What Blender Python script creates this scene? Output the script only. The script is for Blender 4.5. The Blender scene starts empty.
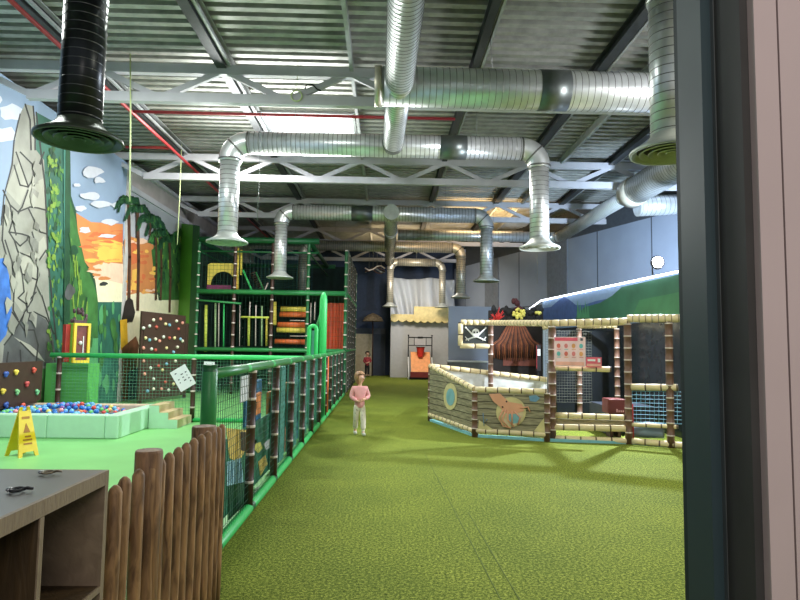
import bpy, bmesh, math, random
from mathutils import Vector, Matrix
random.seed(7)
C = bpy.context.scene.collection
S = bpy.context.scene
PI = math.pi
V = Vector

# ------------------------------------------------------------------ camera
CAM = V((0, 0, 1.5))
yaw, pitch, roll = math.radians(1.43), math.radians(4.29), math.radians(0.8)
FW = V((math.sin(yaw) * math.cos(pitch), math.cos(yaw) * math.cos(pitch), math.sin(pitch)))
R0 = FW.cross(V((0, 0, 1))).normalized()
U0 = R0.cross(FW).normalized()
RT = R0 * math.cos(roll) + U0 * math.sin(roll)
UP = U0 * math.cos(roll) - R0 * math.sin(roll)
FPX = 600.0
cd = bpy.data.cameras.new('camera')
cam = bpy.data.objects.new('camera', cd)
C.objects.link(cam)
m3 = Matrix((RT, UP, -FW)).transposed()
cam.matrix_world = Matrix.Translation(CAM) @ m3.to_4x4()
cd.sensor_width = 36
cd.lens = 36 * FPX / 800
cd.clip_start = 0.05
cd.clip_end = 200
S.camera = cam

def ray(px, py):
    return FW * FPX + RT * (px - 400) - UP * (py - 300)
def atY(px, py, y):
    d = ray(px, py); return CAM + d * ((y - CAM.y) / d.y)
def atX(px, py, x):
    d = ray(px, py); return CAM + d * ((x - CAM.x) / d.x)
def atZ(px, py, z):
    d = ray(px, py); return CAM + d * ((z - CAM.z) / d.z)

# ------------------------------------------------------------------ world, lights, exposure
w = bpy.data.worlds.new('world'); S.world = w; w.use_nodes = True
w.node_tree.nodes['Background'].inputs[0].default_value = (0.78, 0.88, 1.0, 1)
w.node_tree.nodes['Background'].inputs[1].default_value = 0.36
S.view_settings.view_transform = 'Standard'
S.view_settings.look = 'None'
S.view_settings.gamma = 1
S.view_settings.use_curve_mapping = False
S.view_settings.exposure = -0.02

def area(name, loc, target, sx, sy, power, col=(1, 1, 1), spread=180):
    l = bpy.data.lights.new(name, 'AREA'); l.shape = 'RECTANGLE'; l.size = sx; l.size_y = sy
    l.energy = power; l.color = col; l.spread = math.radians(spread)
    o = bpy.data.objects.new(name, l); C.objects.link(o); o.location = loc
    o.rotation_euler = (V(target) - V(loc)).to_track_quat('-Z', 'Y').to_euler()
    return o
def point(name, loc, power, col=(1, 1, 1), r=0.1):
    l = bpy.data.lights.new(name, 'POINT'); l.energy = power; l.color = col; l.shadow_soft_size = r
    o = bpy.data.objects.new(name, l); C.objects.link(o); o.location = loc
    return o
def spot(name, loc, target, power, col, ang, blend=0.6, r=0.15):
    l = bpy.data.lights.new(name, 'SPOT'); l.energy = power; l.color = col; l.shadow_soft_size = r
    l.spot_size = math.radians(ang); l.spot_blend = blend
    o = bpy.data.objects.new(name, l); C.objects.link(o); o.location = loc
    o.rotation_euler = (V(target) - V(loc)).to_track_quat('-Z', 'Y').to_euler()
    return o
# area lights: added stand-ins for unseen high-bay lamps, fills, warm roof lamps
area('play_area_lamp', (-4.0, 7.0, 5.7), (-4.0, 7.6, 0), 2.5, 1.2, 330, (0.93, 1.0, 0.95))
area('climbing_fill', (-3.2, 13.0, 5.9), (-4.6, 13.6, 0), 2.0, 1.2, 300, (1.0, 1.0, 0.95))
area('hall_fill_near', (4.9, 4.0, 4.7), (4.2, 4.6, 0), 1.6, 1.2, 270, (1.0, 0.98, 0.82))  # unseen, set to the right to brighten the turf there
area('hall_fill_mid', (2.0, 12.6, 5.35), (1.6, 12.4, 0), 1.2, 1.2, 100, (1.0, 0.96, 0.85))
area('hall_fill_far', (1.0, 24.5, 5.0), (1.0, 26.5, 0), 2.0, 1.0, 210, (1.0, 0.93, 0.82))
area('up_wash', (-2.6, 13.0, 4.9), (-2.2, 8.0, 6.24), 3, 1.0, 290, (0.97, 1.0, 0.97))  # added uplight, grazing the deck so its ribs stand out
area('duct_fill', (6.3, 6.0, 4.3), (-0.5, 12.0, 4.6), 0.8, 0.8, 70, (0.95, 0.97, 1.0), 70)  # unseen light added to brighten the ducts' right sides
area('entrance_fill', (0.3, -1.6, 2.6), (0.6, 2.0, 1.0), 1.6, 0.8, 46, (1.0, 0.90, 0.84))  # added behind the camera to brighten the pink panel and near objects
area('warm_roof_lamp', (3.2, 20.3, 5.35), (3.2, 20.6, 6.3), 2.2, 1.6, 210, (1.0, 0.66, 0.30))
area('warm_roof_lamp_far', (0.6, 25.4, 5.3), (0.6, 25.5, 6.3), 2.5, 1.2, 90, (1.0, 0.76, 0.44))

# ------------------------------------------------------------------ materials
MATS = {}
def srgb(c):
    return tuple((x / 255 / 12.92) if x / 255 <= 0.04045 else ((x / 255 + 0.055) / 1.055) ** 2.4 for x in c)
def mat(name, c, rough=0.6, metal=0.0, var=0.12, scale=8.0, bump=0.0, bscale=None, emit=0.0, alpha=1.0, spec=None, trans=0.0):
    if name in MATS: return MATS[name]
    m = bpy.data.materials.new(name); m.use_nodes = True
    nt = m.node_tree; b = nt.nodes['Principled BSDF']
    col = srgb(c)
    b.inputs['Roughness'].default_value = rough
    b.inputs['Metallic'].default_value = metal
    if spec is not None: b.inputs['Specular IOR Level'].default_value = spec
    tc = nt.nodes.new('ShaderNodeTexCoord')
    n = nt.nodes.new('ShaderNodeTexNoise'); n.inputs['Scale'].default_value = scale; n.inputs['Detail'].default_value = 4
    nt.links.new(tc.outputs['Object'], n.inputs['Vector'])
    r = nt.nodes.new('ShaderNodeValToRGB')
    r.color_ramp.elements[0].position = 0.3; r.color_ramp.elements[1].position = 0.7
    r.color_ramp.elements[0].color = tuple(x * (1 - var) for x in col) + (1,)
    r.color_ramp.elements[1].color = tuple(min(1, x * (1 + var)) for x in col) + (1,)
    nt.links.new(n.outputs['Fac'], r.inputs['Fac'])
    nt.links.new(r.outputs['Color'], b.inputs['Base Color'])
    if bump:
        bn = nt.nodes.new('ShaderNodeTexNoise'); bn.inputs['Scale'].default_value = bscale or scale * 4
        bn.inputs['Detail'].default_value = 3
        nt.links.new(tc.outputs['Object'], bn.inputs['Vector'])
        bb = nt.nodes.new('ShaderNodeBump'); bb.inputs['Strength'].default_value = bump; bb.inputs['Distance'].default_value = 0.02
        nt.links.new(bn.outputs['Fac'], bb.inputs['Height']); nt.links.new(bb.outputs['Normal'], b.inputs['Normal'])
    if emit:
        b.inputs['Emission Color'].default_value = col + (1,); b.inputs['Emission Strength'].default_value = emit
    if trans: b.inputs['Transmission Weight'].default_value = trans
    if alpha < 1: b.inputs['Alpha'].default_value = alpha
    MATS[name] = m
    return m

def turf_material():
    m = bpy.data.materials.new('artificial_turf'); m.use_nodes = True
    nt = m.node_tree; b = nt.nodes['Principled BSDF']; b.inputs['Roughness'].default_value = 0.9
    b.inputs['Specular IOR Level'].default_value = 0.15
    tc = nt.nodes.new('ShaderNodeTexCoord')
    fine = nt.nodes.new('ShaderNodeTexNoise'); fine.inputs['Scale'].default_value = 48; fine.inputs['Detail'].default_value = 7
    fine.inputs['Roughness'].default_value = 0.95
    big = nt.nodes.new('ShaderNodeTexNoise'); big.inputs['Scale'].default_value = 1.4; big.inputs['Detail'].default_value = 4
    for q in (fine, big): nt.links.new(tc.outputs['Object'], q.inputs['Vector'])
    r = nt.nodes.new('ShaderNodeValToRGB'); e = r.color_ramp.elements
    e[0].position = 0.40; e[0].color = srgb((38, 50, 8)) + (1,)
    e[1].position = 0.60; e[1].color = srgb((190, 198, 92)) + (1,)
    k = e.new(0.505); k.color = srgb((102, 118, 38)) + (1,)
    nt.links.new(fine.outputs['Fac'], r.inputs['Fac'])
    r2 = nt.nodes.new('ShaderNodeValToRGB'); r2.color_ramp.elements[0].position = 0.35; r2.color_ramp.elements[1].position = 0.65
    r2.color_ramp.elements[0].color = (0.86, 0.88, 0.84, 1); r2.color_ramp.elements[1].color = (1.06, 1.04, 1.0, 1)
    nt.links.new(big.outputs['Fac'], r2.inputs['Fac'])
    mx = nt.nodes.new('ShaderNodeMix'); mx.data_type = 'RGBA'; mx.blend_type = 'MULTIPLY'; mx.inputs['Factor'].default_value = 1
    nt.links.new(r.outputs['Color'], mx.inputs['A']); nt.links.new(r2.outputs['Color'], mx.inputs['B'])
    nt.links.new(mx.outputs['Result'], b.inputs['Base Color'])
    bb = nt.nodes.new('ShaderNodeBump'); bb.inputs['Strength'].default_value = 0.15; bb.inputs['Distance'].default_value = 0.004
    nt.links.new(fine.outputs['Fac'], bb.inputs['Height']); nt.links.new(bb.outputs['Normal'], b.inputs['Normal'])
    return m

def wood_material(name, c1, c2, scale=(6, 6, 1.0)):
    m = bpy.data.materials.new(name); m.use_nodes = True
    nt = m.node_tree; b = nt.nodes['Principled BSDF']; b.inputs['Roughness'].default_value = 0.6
    tc = nt.nodes.new('ShaderNodeTexCoord'); mp = nt.nodes.new('ShaderNodeMapping'); mp.inputs['Scale'].default_value = scale
    nt.links.new(tc.outputs['Object'], mp.inputs['Vector'])
    n = nt.nodes.new('ShaderNodeTexNoise'); n.inputs['Scale'].default_value = 6; n.inputs['Detail'].default_value = 8; n.inputs['Distortion'].default_value = 0.8
    nt.links.new(mp.outputs['Vector'], n.inputs['Vector'])
    r = nt.nodes.new('ShaderNodeValToRGB'); r.color_ramp.elements[0].position = 0.35; r.color_ramp.elements[1].position = 0.65
    r.color_ramp.elements[0].color = srgb(c1) + (1,); r.color_ramp.elements[1].color = srgb(c2) + (1,)
    nt.links.new(n.outputs['Fac'], r.inputs['Fac']); nt.links.new(r.outputs['Color'], b.inputs['Base Color'])
    bb = nt.nodes.new('ShaderNodeBump'); bb.inputs['Strength'].default_value = 0.35; bb.inputs['Distance'].default_value = 0.01
    nt.links.new(n.outputs['Fac'], bb.inputs['Height']); nt.links.new(bb.outputs['Normal'], b.inputs['Normal'])
    return m

TURF = turf_material()
M_vinyl = mat('green_vinyl', (122, 188, 112), 0.45, var=0.05, scale=2, bump=0.05, bscale=30)
M_deck = mat('galvanised_deck', (172, 172, 166), 0.45, 0.45, var=0.2, scale=6, bump=0.12, bscale=60)
M_truss = mat('pale_truss_paint', (192, 190, 196), 0.5, 0.0, var=0.06, scale=4)
M_purlin = mat('dark_purlin_steel', (62, 64, 66), 0.5, 0.3)
M_purlin2 = mat('pale_purlin_steel', (165, 167, 168), 0.5, 0.2)
M_duct = mat('spiral_galvanised', (214, 216, 216), 0.32, 0.6, var=0.12, scale=5, bump=0.05, bscale=14)
M_duct_warm = mat('spiral_galvanised_warmlit', (204, 196, 178), 0.4, 0.5, var=0.15, scale=7, bump=0.06)  # brighter warm light on the far ducts put into this cream colour
M_seam = mat('duct_seam', (112, 112, 108), 0.5, 0.5)
M_blackduct = mat('black_duct', (40, 42, 44), 0.3, 0.5, var=0.15)
M_blackseam = mat('black_duct_seam', (96, 96, 94), 0.3, 0.9)
M_cone = mat('diffuser_enamel', (178, 182, 176), 0.4, 0.3)
M_conedark = mat('diffuser_dark', (66, 72, 60), 0.4, 0.3)
M_tape = mat('dark_duct_tape', (112, 118, 116), 0.4, 0.8)
M_redpipe = mat('red_sprinkler_paint', (172, 52, 56), 0.4)
M_stake = wood_material('stake_wood', (96, 68, 42), (160, 122, 82))
M_postw = wood_material('post_wood', (88, 62, 42), (146, 108, 74))
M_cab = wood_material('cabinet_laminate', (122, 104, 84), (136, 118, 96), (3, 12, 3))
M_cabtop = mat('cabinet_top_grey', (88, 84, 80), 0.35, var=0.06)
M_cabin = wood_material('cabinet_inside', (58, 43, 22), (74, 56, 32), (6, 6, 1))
M_gtube = mat('green_foam_tube', (48, 132, 72), 0.4, var=0.08, bump=0.1, bscale=20)
M_gtube_l = mat('light_green_foam_tube', (62, 196, 104), 0.4, var=0.06)
M_gtube_d = mat('dark_green_foam_tube', (24, 92, 50), 0.45, var=0.1)
M_brown = mat('brown_foam_pad', (70, 46, 36), 0.5, var=0.15)
M_brown2 = mat('brown_bamboo_pad', (112, 82, 66), 0.5, var=0.2)
M_tie = mat('white_tie', (215, 200, 190), 0.5)
M_net = mat('teal_net_cord', (36, 110, 84), 0.7)
M_netd = mat('dark_green_net_cord', (22, 66, 46), 0.7)
M_netb = mat('blue_net_cord', (110, 165, 190), 0.7)
M_netk = mat('mottled_net_cord', (90, 92, 80), 0.7)
M_cream = mat('bamboo_cream_pad', (226, 206, 162), 0.5, var=0.08)
M_joint = mat('bamboo_joint', (96, 76, 58), 0.6)
M_black = mat('matt_black', (18, 18, 20), 0.6)
M_dark = mat('dark_backing', (34, 36, 38), 0.7)
M_white = mat('white_paint', (228, 230, 228), 0.5, var=0.04)
M_yellow = mat('yellow_plastic', (236, 200, 30), 0.4, var=0.05)
M_yel2 = mat('yellow_foam', (222, 200, 84), 0.45, var=0.08)
M_orange = mat('orange_foam', (214, 104, 52), 0.45, var=0.08)
M_magenta = mat('magenta_foam', (120, 44, 86), 0.5)
M_limewall = mat('lime_green_wall_paint', (84, 150, 40), 0.6, var=0.1, scale=3)
M_dgreenwall = mat('deep_green_wall_paint', (28, 74, 34), 0.6, var=0.15, scale=3)
M_jamb = mat('dark_slate_frame', (38, 50, 52), 0.6, 0.0, var=0.05, spec=0.2)
M_jamb2 = mat('slate_frame_face', (48, 64, 68), 0.5, 0.0, var=0.05, spec=0.3)
M_gasket = mat('black_gasket', (6, 6, 8), 0.8, spec=0.1)
M_pink = mat('pinkish_grey_panel', (186, 166, 162), 0.55, var=0.04, scale=3, bump=0.04)
M_wallR = mat('blue_grey_panel_wall', (148, 156, 172), 0.6, var=0.05, scale=1.5)
M_wallRd = mat('dark_grey_eaves', (70, 74, 80), 0.6)
M_wallB = mat('pale_grey_wall', (190, 188, 188), 0.7, var=0.04)
M_navy = mat('navy_wall', (52, 66, 90), 0.7)
M_door = mat('beige_door_paint', (176, 162, 136), 0.6)
M_skin = mat('skin', (222, 172, 144), 0.55, var=0.04)
M_led = mat('led_tube', (240, 246, 255), 0.4, emit=6, var=0.0)
M_lamp = mat('lamp_lens', (235, 242, 255), 0.4, emit=60, var=0.0)
M_sky = mat('skylight_pane', (240, 246, 255), 0.4, emit=2.4, var=0.0)
M_steel = mat('bare_steel', (150, 152, 152), 0.35, 0.8)
M_paper = mat('white_paper', (232, 234, 236), 0.7, var=0.02)

# ------------------------------------------------------------------ mesh builder
WO = {}
class MB:
    def __init__(s): s.v = []; s.f = []; s.mi = []; s.sm = []; s.mats = []
    def m(s, mt):
        if mt not in s.mats: s.mats.append(mt)
        return s.mats.index(mt)
    def face(s, idx, mt, smooth=False):
        s.f.append(idx); s.mi.append(s.m(mt)); s.sm.append(smooth)
    def box(s, a, b, mt, mtx=None):
        x0, y0, z0 = (min(a[i], b[i]) for i in range(3)); x1, y1, z1 = (max(a[i], b[i]) for i in range(3))
        n = len(s.v)
        P = [V(p) for p in ((x0,y0,z0),(x1,y0,z0),(x1,y1,z0),(x0,y1,z0),(x0,y0,z1),(x1,y0,z1),(x1,y1,z1),(x0,y1,z1))]
        if mtx: P = [mtx @ p for p in P]
        s.v += P
        for q in ((3,2,1,0),(4,5,6,7),(0,1,5,4),(1,2,6,5),(2,3,7,6),(3,0,4,7)):
            s.face([n + i for i in q], mt)
        return s
    def frame(s, d):
        d = V(d).normalized(); a = V((0,0,1)) if abs(d.z) < 0.9 else V((1,0,0))
        u = d.cross(a).normalized(); return u, u.cross(d).normalized()
    def bar(s, p0, p1, wu, wv, mt):
        p0 = V(p0); p1 = V(p1); u, v = s.frame(p1 - p0); n = len(s.v)
        for p in (p0, p1):
            for a, b in ((-1,-1),(1,-1),(1,1),(-1,1)): s.v.append(p + u * a * wu / 2 + v * b * wv / 2)
        for q in ((0,1,5,4),(1,2,6,5),(2,3,7,6),(3,0,4,7),(3,2,1,0),(4,5,6,7)): s.face([n + i for i in q], mt)
        return s
    def path(s, pts, rad, mt, n=12, caps=True, smooth=True, mts=None):
        pts = [V(p) for p in pts]
        if not isinstance(rad, (list, tuple)): rad = [rad] * len(pts)
        base = len(s.v); u = None
        for i, p in enumerate(pts):
            t = (pts[min(i + 1, len(pts) - 1)] - pts[max(i - 1, 0)])
            if t.length < 1e-9: t = V((0,0,1))
            t.normalize()
            if u is None: u, _ = s.frame(t)
            u = (u - t * u.dot(t))
            if u.length < 1e-6: u, _ = s.frame(t)
            u.normalize(); v = t.cross(u)
            for k in range(n):
                a = 2 * PI * k / n; s.v.append(p + (u * math.cos(a) + v * math.sin(a)) * rad[i])
        for i in range(len(pts) - 1):
            mm = mts[i] if mts else mt
            for k in range(n):
                a = base + i * n + k; b = base + i * n + (k + 1) % n
                s.face([a, b, b + n, a + n], mm, smooth)
        if caps:
            s.face([base + k for k in range(n)][::-1], mt); e = base + (len(pts) - 1) * n
            s.face([e + k for k in range(n)], mt)
        return s
    def tube(s, p0, p1, r, mt, n=12, caps=True, smooth=True): return s.path([p0, p1], r, mt, n, caps, smooth)
    def lathe(s, c, prof, mt, n=24, axis='Z'):   # prof: (r, h)
        c = V(c); base = len(s.v)
        for r, h in prof:
            for k in range(n):
                a = 2 * PI * k / n
                o = V((r * math.cos(a), r * math.sin(a), h))
                if axis == 'Y': o = V((o.x, -o.z, o.y))
                if axis == 'X': o = V((o.z, o.x, o.y))
                s.v.append(c + o)
        for i in range(len(prof) - 1):
            for k in range(n):
                a = base + i * n + k; b = base + i * n + (k + 1) % n
                s.face([a, b, b + n, a + n], mt, True)
        return s
    def ball(s, c, r, mt, n=12, m=8):
        if not isinstance(r, (list, tuple)): r = (r, r, r)
        c = V(c); base = len(s.v)
        for i in range(m + 1):
            th = PI * i / m
            for k in range(n):
                a = 2 * PI * k / n
                s.v.append(c + V((r[0] * math.sin(th) * math.cos(a), r[1] * math.sin(th) * math.sin(a), r[2] * math.cos(th))))
        for i in range(m):
            for k in range(n):
                a = base + i * n + k; b = base + i * n + (k + 1) % n
                s.face([a, a + n, b + n, b], mt, True)
        return s
    def poly(s, pts, mt):
        n = len(s.v); s.v += [V(p) for p in pts]; s.face(list(range(n, n + len(pts))), mt); return s
    def prism(s, pts, d, mt):       # polygon pts extruded by vector d
        n = len(s.v); k = len(pts); d = V(d)
        s.v += [V(p) for p in pts] + [V(p) + d for p in pts]
        s.face(list(range(n, n + k))[::-1], mt); s.face(list(range(n + k, n + 2 * k)), mt)
        for i in range(k):
            j = (i + 1) % k; s.face([n + i, n + j, n + k + j, n + k + i], mt)
        return s
    def net(s, p, u, v, su, sv, t, mt):          # u, v full extent vectors
        p = V(p); u = V(u); v = V(v)
        nu = max(1, round(u.length / su)); nv = max(1, round(v.length / sv))
        for i in range(nu + 1): s.path([p + u * i / nu, p + u * i / nu + v], t, mt, 3, False, False)
        for i in range(nv + 1): s.path([p + v * i / nv, p + v * i / nv + u], t, mt, 3, False, False)
        return s
    def build(s, name, parent=None, origin=None, bevel=0):
        me = bpy.data.meshes.new(name)
        if parent is not None: o0 = WO.get(parent.name, V((0, 0, 0)))
        else: o0 = V(origin) if origin is not None else V((0, 0, 0))
        me.from_pydata([tuple(p - o0) for p in s.v], [], s.f)
        for m in s.mats: me.materials.append(m)
        me.polygons.foreach_set('material_index', s.mi); me.polygons.foreach_set('use_smooth', s.sm)
        me.update()
        bm = bmesh.new(); bm.from_mesh(me); bmesh.ops.recalc_face_normals(bm, faces=bm.faces); bm.to_mesh(me); bm.free()
        o = bpy.data.objects.new(name, me); C.objects.link(o)
        if parent is not None: o.parent = parent
        else: o.location = o0
        WO[o.name] = o0
        if bevel:
            b = o.modifiers.new('bevel', 'BEVEL'); b.width = bevel; b.segments = 2; b.limit_method = 'ANGLE'
        return o
def tag(o, label=None, cat=None, group=None, kind=None):
    if label: o['label'] = label
    if cat: o['category'] = cat
    if group: o['group'] = group
    if kind: o['kind'] = kind
    return o
def thing(name, label, cat, loc, group=None):
    o = bpy.data.objects.new(name, None); C.objects.link(o); o.location = loc; o.empty_display_size = 0.1
    WO[o.name] = V(loc)
    return tag(o, label, cat, group)
def struct(mb, name, parent=None, **k):
    o = mb.build(name, parent, **k)
    if parent is None: o['kind'] = 'structure'
    return o

# ================================================================== SETTING
struct(MB().box((-8.2, -2, -0.2), (13, 31, 0), TURF), 'floor')
fl = MB().box((-6.5, 1.0, 0), (-1.22, 26, 0.012), M_vinyl)
struct(fl, 'floor_left')
sm = MB()
for q0, q1 in (((503, 604), (424, 452)), ((522, 604), (468, 512))):
    sm.bar(atZ(*q0, 0.001), atZ(*q1, 0.001), 0.006, 0.003, mat('turf_seam', (92, 108, 40), 0.9))
struct(sm, 'trim_1')

# corrugated deck
ZD = 6.24
dk = MB(); pitch_ = 0.232; y = 1.5; prof = []
while y < 31.5:
    prof += [(y, ZD), (y + 0.11, ZD), (y + 0.12, ZD + 0.11), (y + 0.222, ZD + 0.11)]; y += pitch_
n0 = len(dk.v)
holes = ((-2.55, -0.72, 12.2, 13.35),)
for (ya, za) in prof: dk.v += [V((-8, ya, za)), V((-2.6, ya, za)), V((-0.75, ya, za)), V((12.5, ya, za))]
for i in range(len(prof) - 1):
    a = n0 + 4 * i
    yy = prof[i][0]
    for c in range(3):
        if c == 1 and 12.1 < yy < 13.3: continue
        dk.face([a + c, a + c + 1, a + c + 5, a + c + 4], M_deck)
ceil = struct(dk, 'ceiling')
struct(MB().box((-8.2, 1.5, 6.46), (12.7, 31.5, 6.55), M_dark), 'ceiling_roof_build_up')
bpy.data.objects['ceiling_roof_build_up'].name = 'ceiling_upper'
sk = MB().box((-2.6, 12.05, 6.27), (-0.75, 13.45, 6.29), M_sky)
o = struct(sk, 'window_1'); 
fr = MB()
for a, b in (((-2.66, 12.0, 6.19), (-2.6, 13.5, 6.31)), ((-0.75, 12.0, 6.19), (-0.69, 13.5, 6.31)), ((-2.66, 11.98, 6.19), (-0.69, 12.04, 6.31)), ((-2.66, 13.44, 6.19), (-0.69, 13.5, 6.31))):
    fr.box(a, b, M_purlin2)
fr.build('window_frame', o)
for X, mt_, wd in ((-5.05, M_purlin, 0.16), (-2.78, M_purlin, 0.16), (-0.62, M_purlin2, 0.06), (1.42, M_purlin, 0.12), (3.5, M_purlin, 0.16), (4.35, M_purlin2, 0.07), (5.6, M_purlin, 0.16), (7.8, M_purlin, 0.16), (10, M_purlin, 0.16)):
    pm = MB()
    pm.box((X - wd / 2, 1.5, ZD - 0.025), (X + wd / 2, 31, ZD - 0.005), mt_)
    pm.box((X - 0.012, 1.5, ZD - 0.17), (X + 0.012, 31, ZD - 0.02), mt_)
    pm.box((X - wd / 2, 1.5, ZD - 0.19), (X + wd / 2, 31, ZD - 0.17), mt_)
    if mt_ is M_purlin: pm.box((X + wd / 2 + 0.04, 1.5, ZD - 0.16), (X + wd / 2 + 0.08, 31, ZD - 0.11), M_purlin2); pm.box((X + wd / 2 + 0.02, 1.5, ZD - 0.03), (X + wd / 2 + 0.1, 31, ZD - 0.012), M_purlin2); pm.box((X + wd / 2, 1.5, ZD - 0.12), (X + wd / 2 + 0.05, 31, ZD - 0.11), M_purlin2)
    pm.build('purlin', ceil)

# outer walls
struct(MB().box((-8.1, 1.5, 0), (-8.0, 31, 6.4), M_dark), 'wall_left_outer')
# ---- back wall
wb = MB().box((-8, 29.9, 0), (13, 30.1, 6.4), M_navy)
wb.box((-3.2, 29.5, 0), (0.05, 29.9, 2.3), mat('back_grey', (74, 78, 88), 0.7))
struct(wb, 'wall_back')
p0 = atY(355, 335, 29.45); p1 = atY(371.5, 376, 29.45)
dr = struct(MB().box((p0.x, 29.4, 0), (p1.x, 29.5, 2.02), M_door), 'door_1')
MB().ball((p1.x - 0.08, 29.36, 1.0), 0.035, M_steel).build('door_handle', dr)
MB().box((p1.x + 0.05, 29.42, 0), (0.0, 29.5, 2.02), mat('dark_blue_door', (44, 52, 68), 0.6)).build('side_panel', dr)
# pale grey box room in front of back wall
a = atY(391, 313, 28.0); b = atY(450, 313, 28.0)
struct(MB().box((a.x, 28.0, 0), (b.x, 29.5, 2.75), M_wallB), 'wall_kiosk')
wk = bpy.data.objects['wall_kiosk']; wk.name = 'wall_back_room'

# ---- right wall (runs at an angle)
def rw(t): return V((4.1 - 0.7 + 0.0, 29.6, 0)) .lerp(V((12.0, 4.4, 0)), t)
A_ = V((3.42, 29.5, 0)); dR = V((2.8, -8.2, 0)).normalized(); nR = V((dR.y, -dR.x, 0)).normalized()
if nR.x > 0: nR = -nR
wr = MB(); L = 26.0
def seg(mb, t0, t1, z0, z1, th, mt, off=0):
    p = A_ + dR * t0 + nR * off; q = A_ + dR * t1 + nR * off
    mb.prism([(p.x, p.y, z0), (q.x, q.y, z0), (q.x, q.y, z1), (p.x, p.y, z1)], nR * th, mt)
seg(wr, 0, L, 0, 5.3, -0.12, M_wallR)
seg(wr, 0, L, 5.3, 6.3, -0.12, M_wallRd, 0)
for k in range(11): seg(wr, 1.2 + k * 2.4, 1.23 + k * 2.4, 0, 5.3, 0.012, M_wallRd)
seg(wr, 3.2, 4.4, 3.1, 5.3, 0.03, mat('grey_wall_panel', (112, 116, 124), 0.6))
seg(wr, 8.0, 9.2, 3.1, 5.3, 0.03, mat('grey_wall_panel', (112, 116, 124), 0.6))
seg(wr, 0, L, 3.05, 3.08, 0.02, M_wallRd)
struct(wr, 'wall_right')

# ---- left wall with painted mural
XW = -6.5
WL = MB()
WL.box((XW - 0.2, 6.0, 0), (XW, 15.0, 5.95), mat('mural_sky', (136, 156, 182), 0.6, var=0.08, scale=1.2))
WL.box((XW - 0.2, 15.0, 0), (XW, 29.9, 5.3), mat('mural_sky_far', (172, 174, 180), 0.6, var=0.06, scale=1.5))
layer = [0]
def paint(pts, mt, near=True):
    layer[0] += 1
    x = XW + 0.00008 * layer[0]
    P = []
    for p in pts:
        q = atX(p[0], p[1], XW); P.append((x, q.y, q.z))
    # keep in wall
    WL.poly(P, mt)
def stroke(pts, wpx, mt):
    # ribbon in pixel space mapped to the wall, jittered joints
    layer[0] += 1; x = XW + 0.00008 * layer[0]
    for i in range(len(pts) - 1):
        a = V((pts[i][0], pts[i][1])); b = V((pts[i+1][0], pts[i+1][1])); d = (b - a)
        if d.length < 1e-6: continue
        n = V((-d.y, d.x)).normalized() * wpx / 2; e = d.normalized() * wpx * 0.25
        Q = [a - n - e, b - n + e, b + n + e, a + n - e]
        WL.poly([(x, atX(q.x, q.y, XW).y, atX(q.x, q.y, XW).z) for q in Q], mt)
def blob(cx, cy, rx, ry, mt, k=12, jit=0.25):
    pts = []
    for i in range(k):
        a = 2 * PI * i / k; r = 1 + random.uniform(-jit, jit)
        pts.append((cx + rx * r * math.cos(a), cy + ry * r * math.sin(a)))
    paint(pts, mt)
c_rock = mat('mural_rock', (142, 142, 132), 0.6, var=0.22, scale=2.5)
c_rock2 = mat('mural_rock_pale', (164, 163, 150), 0.6, var=0.14, scale=2.5)
c_rockd = mat('mural_rock_grey', (84, 86, 86), 0.6, var=0.3, scale=3)
c_crack = mat('mural_crack', (52, 52, 50), 0.7)
c_teal = mat('mural_teal', (46, 98, 82), 0.6, var=0.25, scale=2)
c_green = mat('mural_green', (60, 108, 54), 0.6, var=0.35, scale=3)
c_dgreen = mat('mural_dark_green', (32, 74, 48), 0.6, var=0.3, scale=3)
c_lime = mat('mural_lime', (120, 152, 60), 0.6, var=0.2, scale=6)
c_org = mat('mural_orange', (206, 132, 78), 0.6, var=0.12, scale=2)
c_org2 = mat('mural_orange_deep', (206, 108, 66), 0.6, var=0.12, scale=2)
c_yel = mat('mural_sun_yellow', (238, 186, 88), 0.6, var=0.08, scale=2)
c_cream = mat('mural_cream', (234, 224, 190), 0.6, var=0.06)
c_cloud = mat('mural_cloud', (198, 202, 214), 0.6, var=0.05)
c_pinkc = mat('mural_pink_cloud', (236, 196, 170), 0.6, var=0.06)
c_blue = mat('mural_water_blue', (58, 110, 190), 0.6, var=0.3, scale=5)
c_trunk = mat('mural_trunk', (84, 56, 42), 0.6, var=0.3, scale=8)
c_mint = mat('mural_mint', (84, 150, 100), 0.6, var=0.12, scale=2)
# base bands
paint([(-60, 366), (122, 366), (122, 408), (-60, 440)], c_green)
blob(12, 112, 14, 9, c_cloud); blob(2, 135, 16, 8, c_cloud); blob(-14, 100, 20, 9, c_cloud)
paint([(20,114),(25,104),(33,106),(36,118),(35,150),(40,148),(44,152),(45,186),(47,230),(48,262),(50,300),(54,330),(58,368),(-40,372),(-40,240),(-6,238),(2,222),(8,180),(12,160),(16,135)], c_rock)
paint([(36,112),(62,126),(69,140),(69,200),(66,300),(70,368),(56,368),(50,320),(47,232),(44,160),(36,150)], c_teal)
paint([(-30,262),(4,258),(9,275),(12,310),(6,335),(-2,345),(-30,360)], c_blue)
paint([(13,172),(20,160),(28,186),(20,206),(6,190)], c_rock2)
paint([(23,208),(30,185),(44,178),(45,208),(30,208)], c_rock2)
paint([(28,255),(44,236),(48,252),(40,261)], c_rock2)
paint([(14,262),(28,254),(38,262),(37,279),(22,274),(20,266)], c_rock2)
paint([(15,268),(22,274),(37,281),(32,300),(22,312),(14,300)], c_rock2)
paint([(24,314),(34,312),(46,320),(53,338),(57,366),(2,366),(4,345),(14,330)], c_rockd)
paint([(30,345),(38,352),(45,362),(34,355),(20,342),(14,337)], c_rock2)
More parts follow.
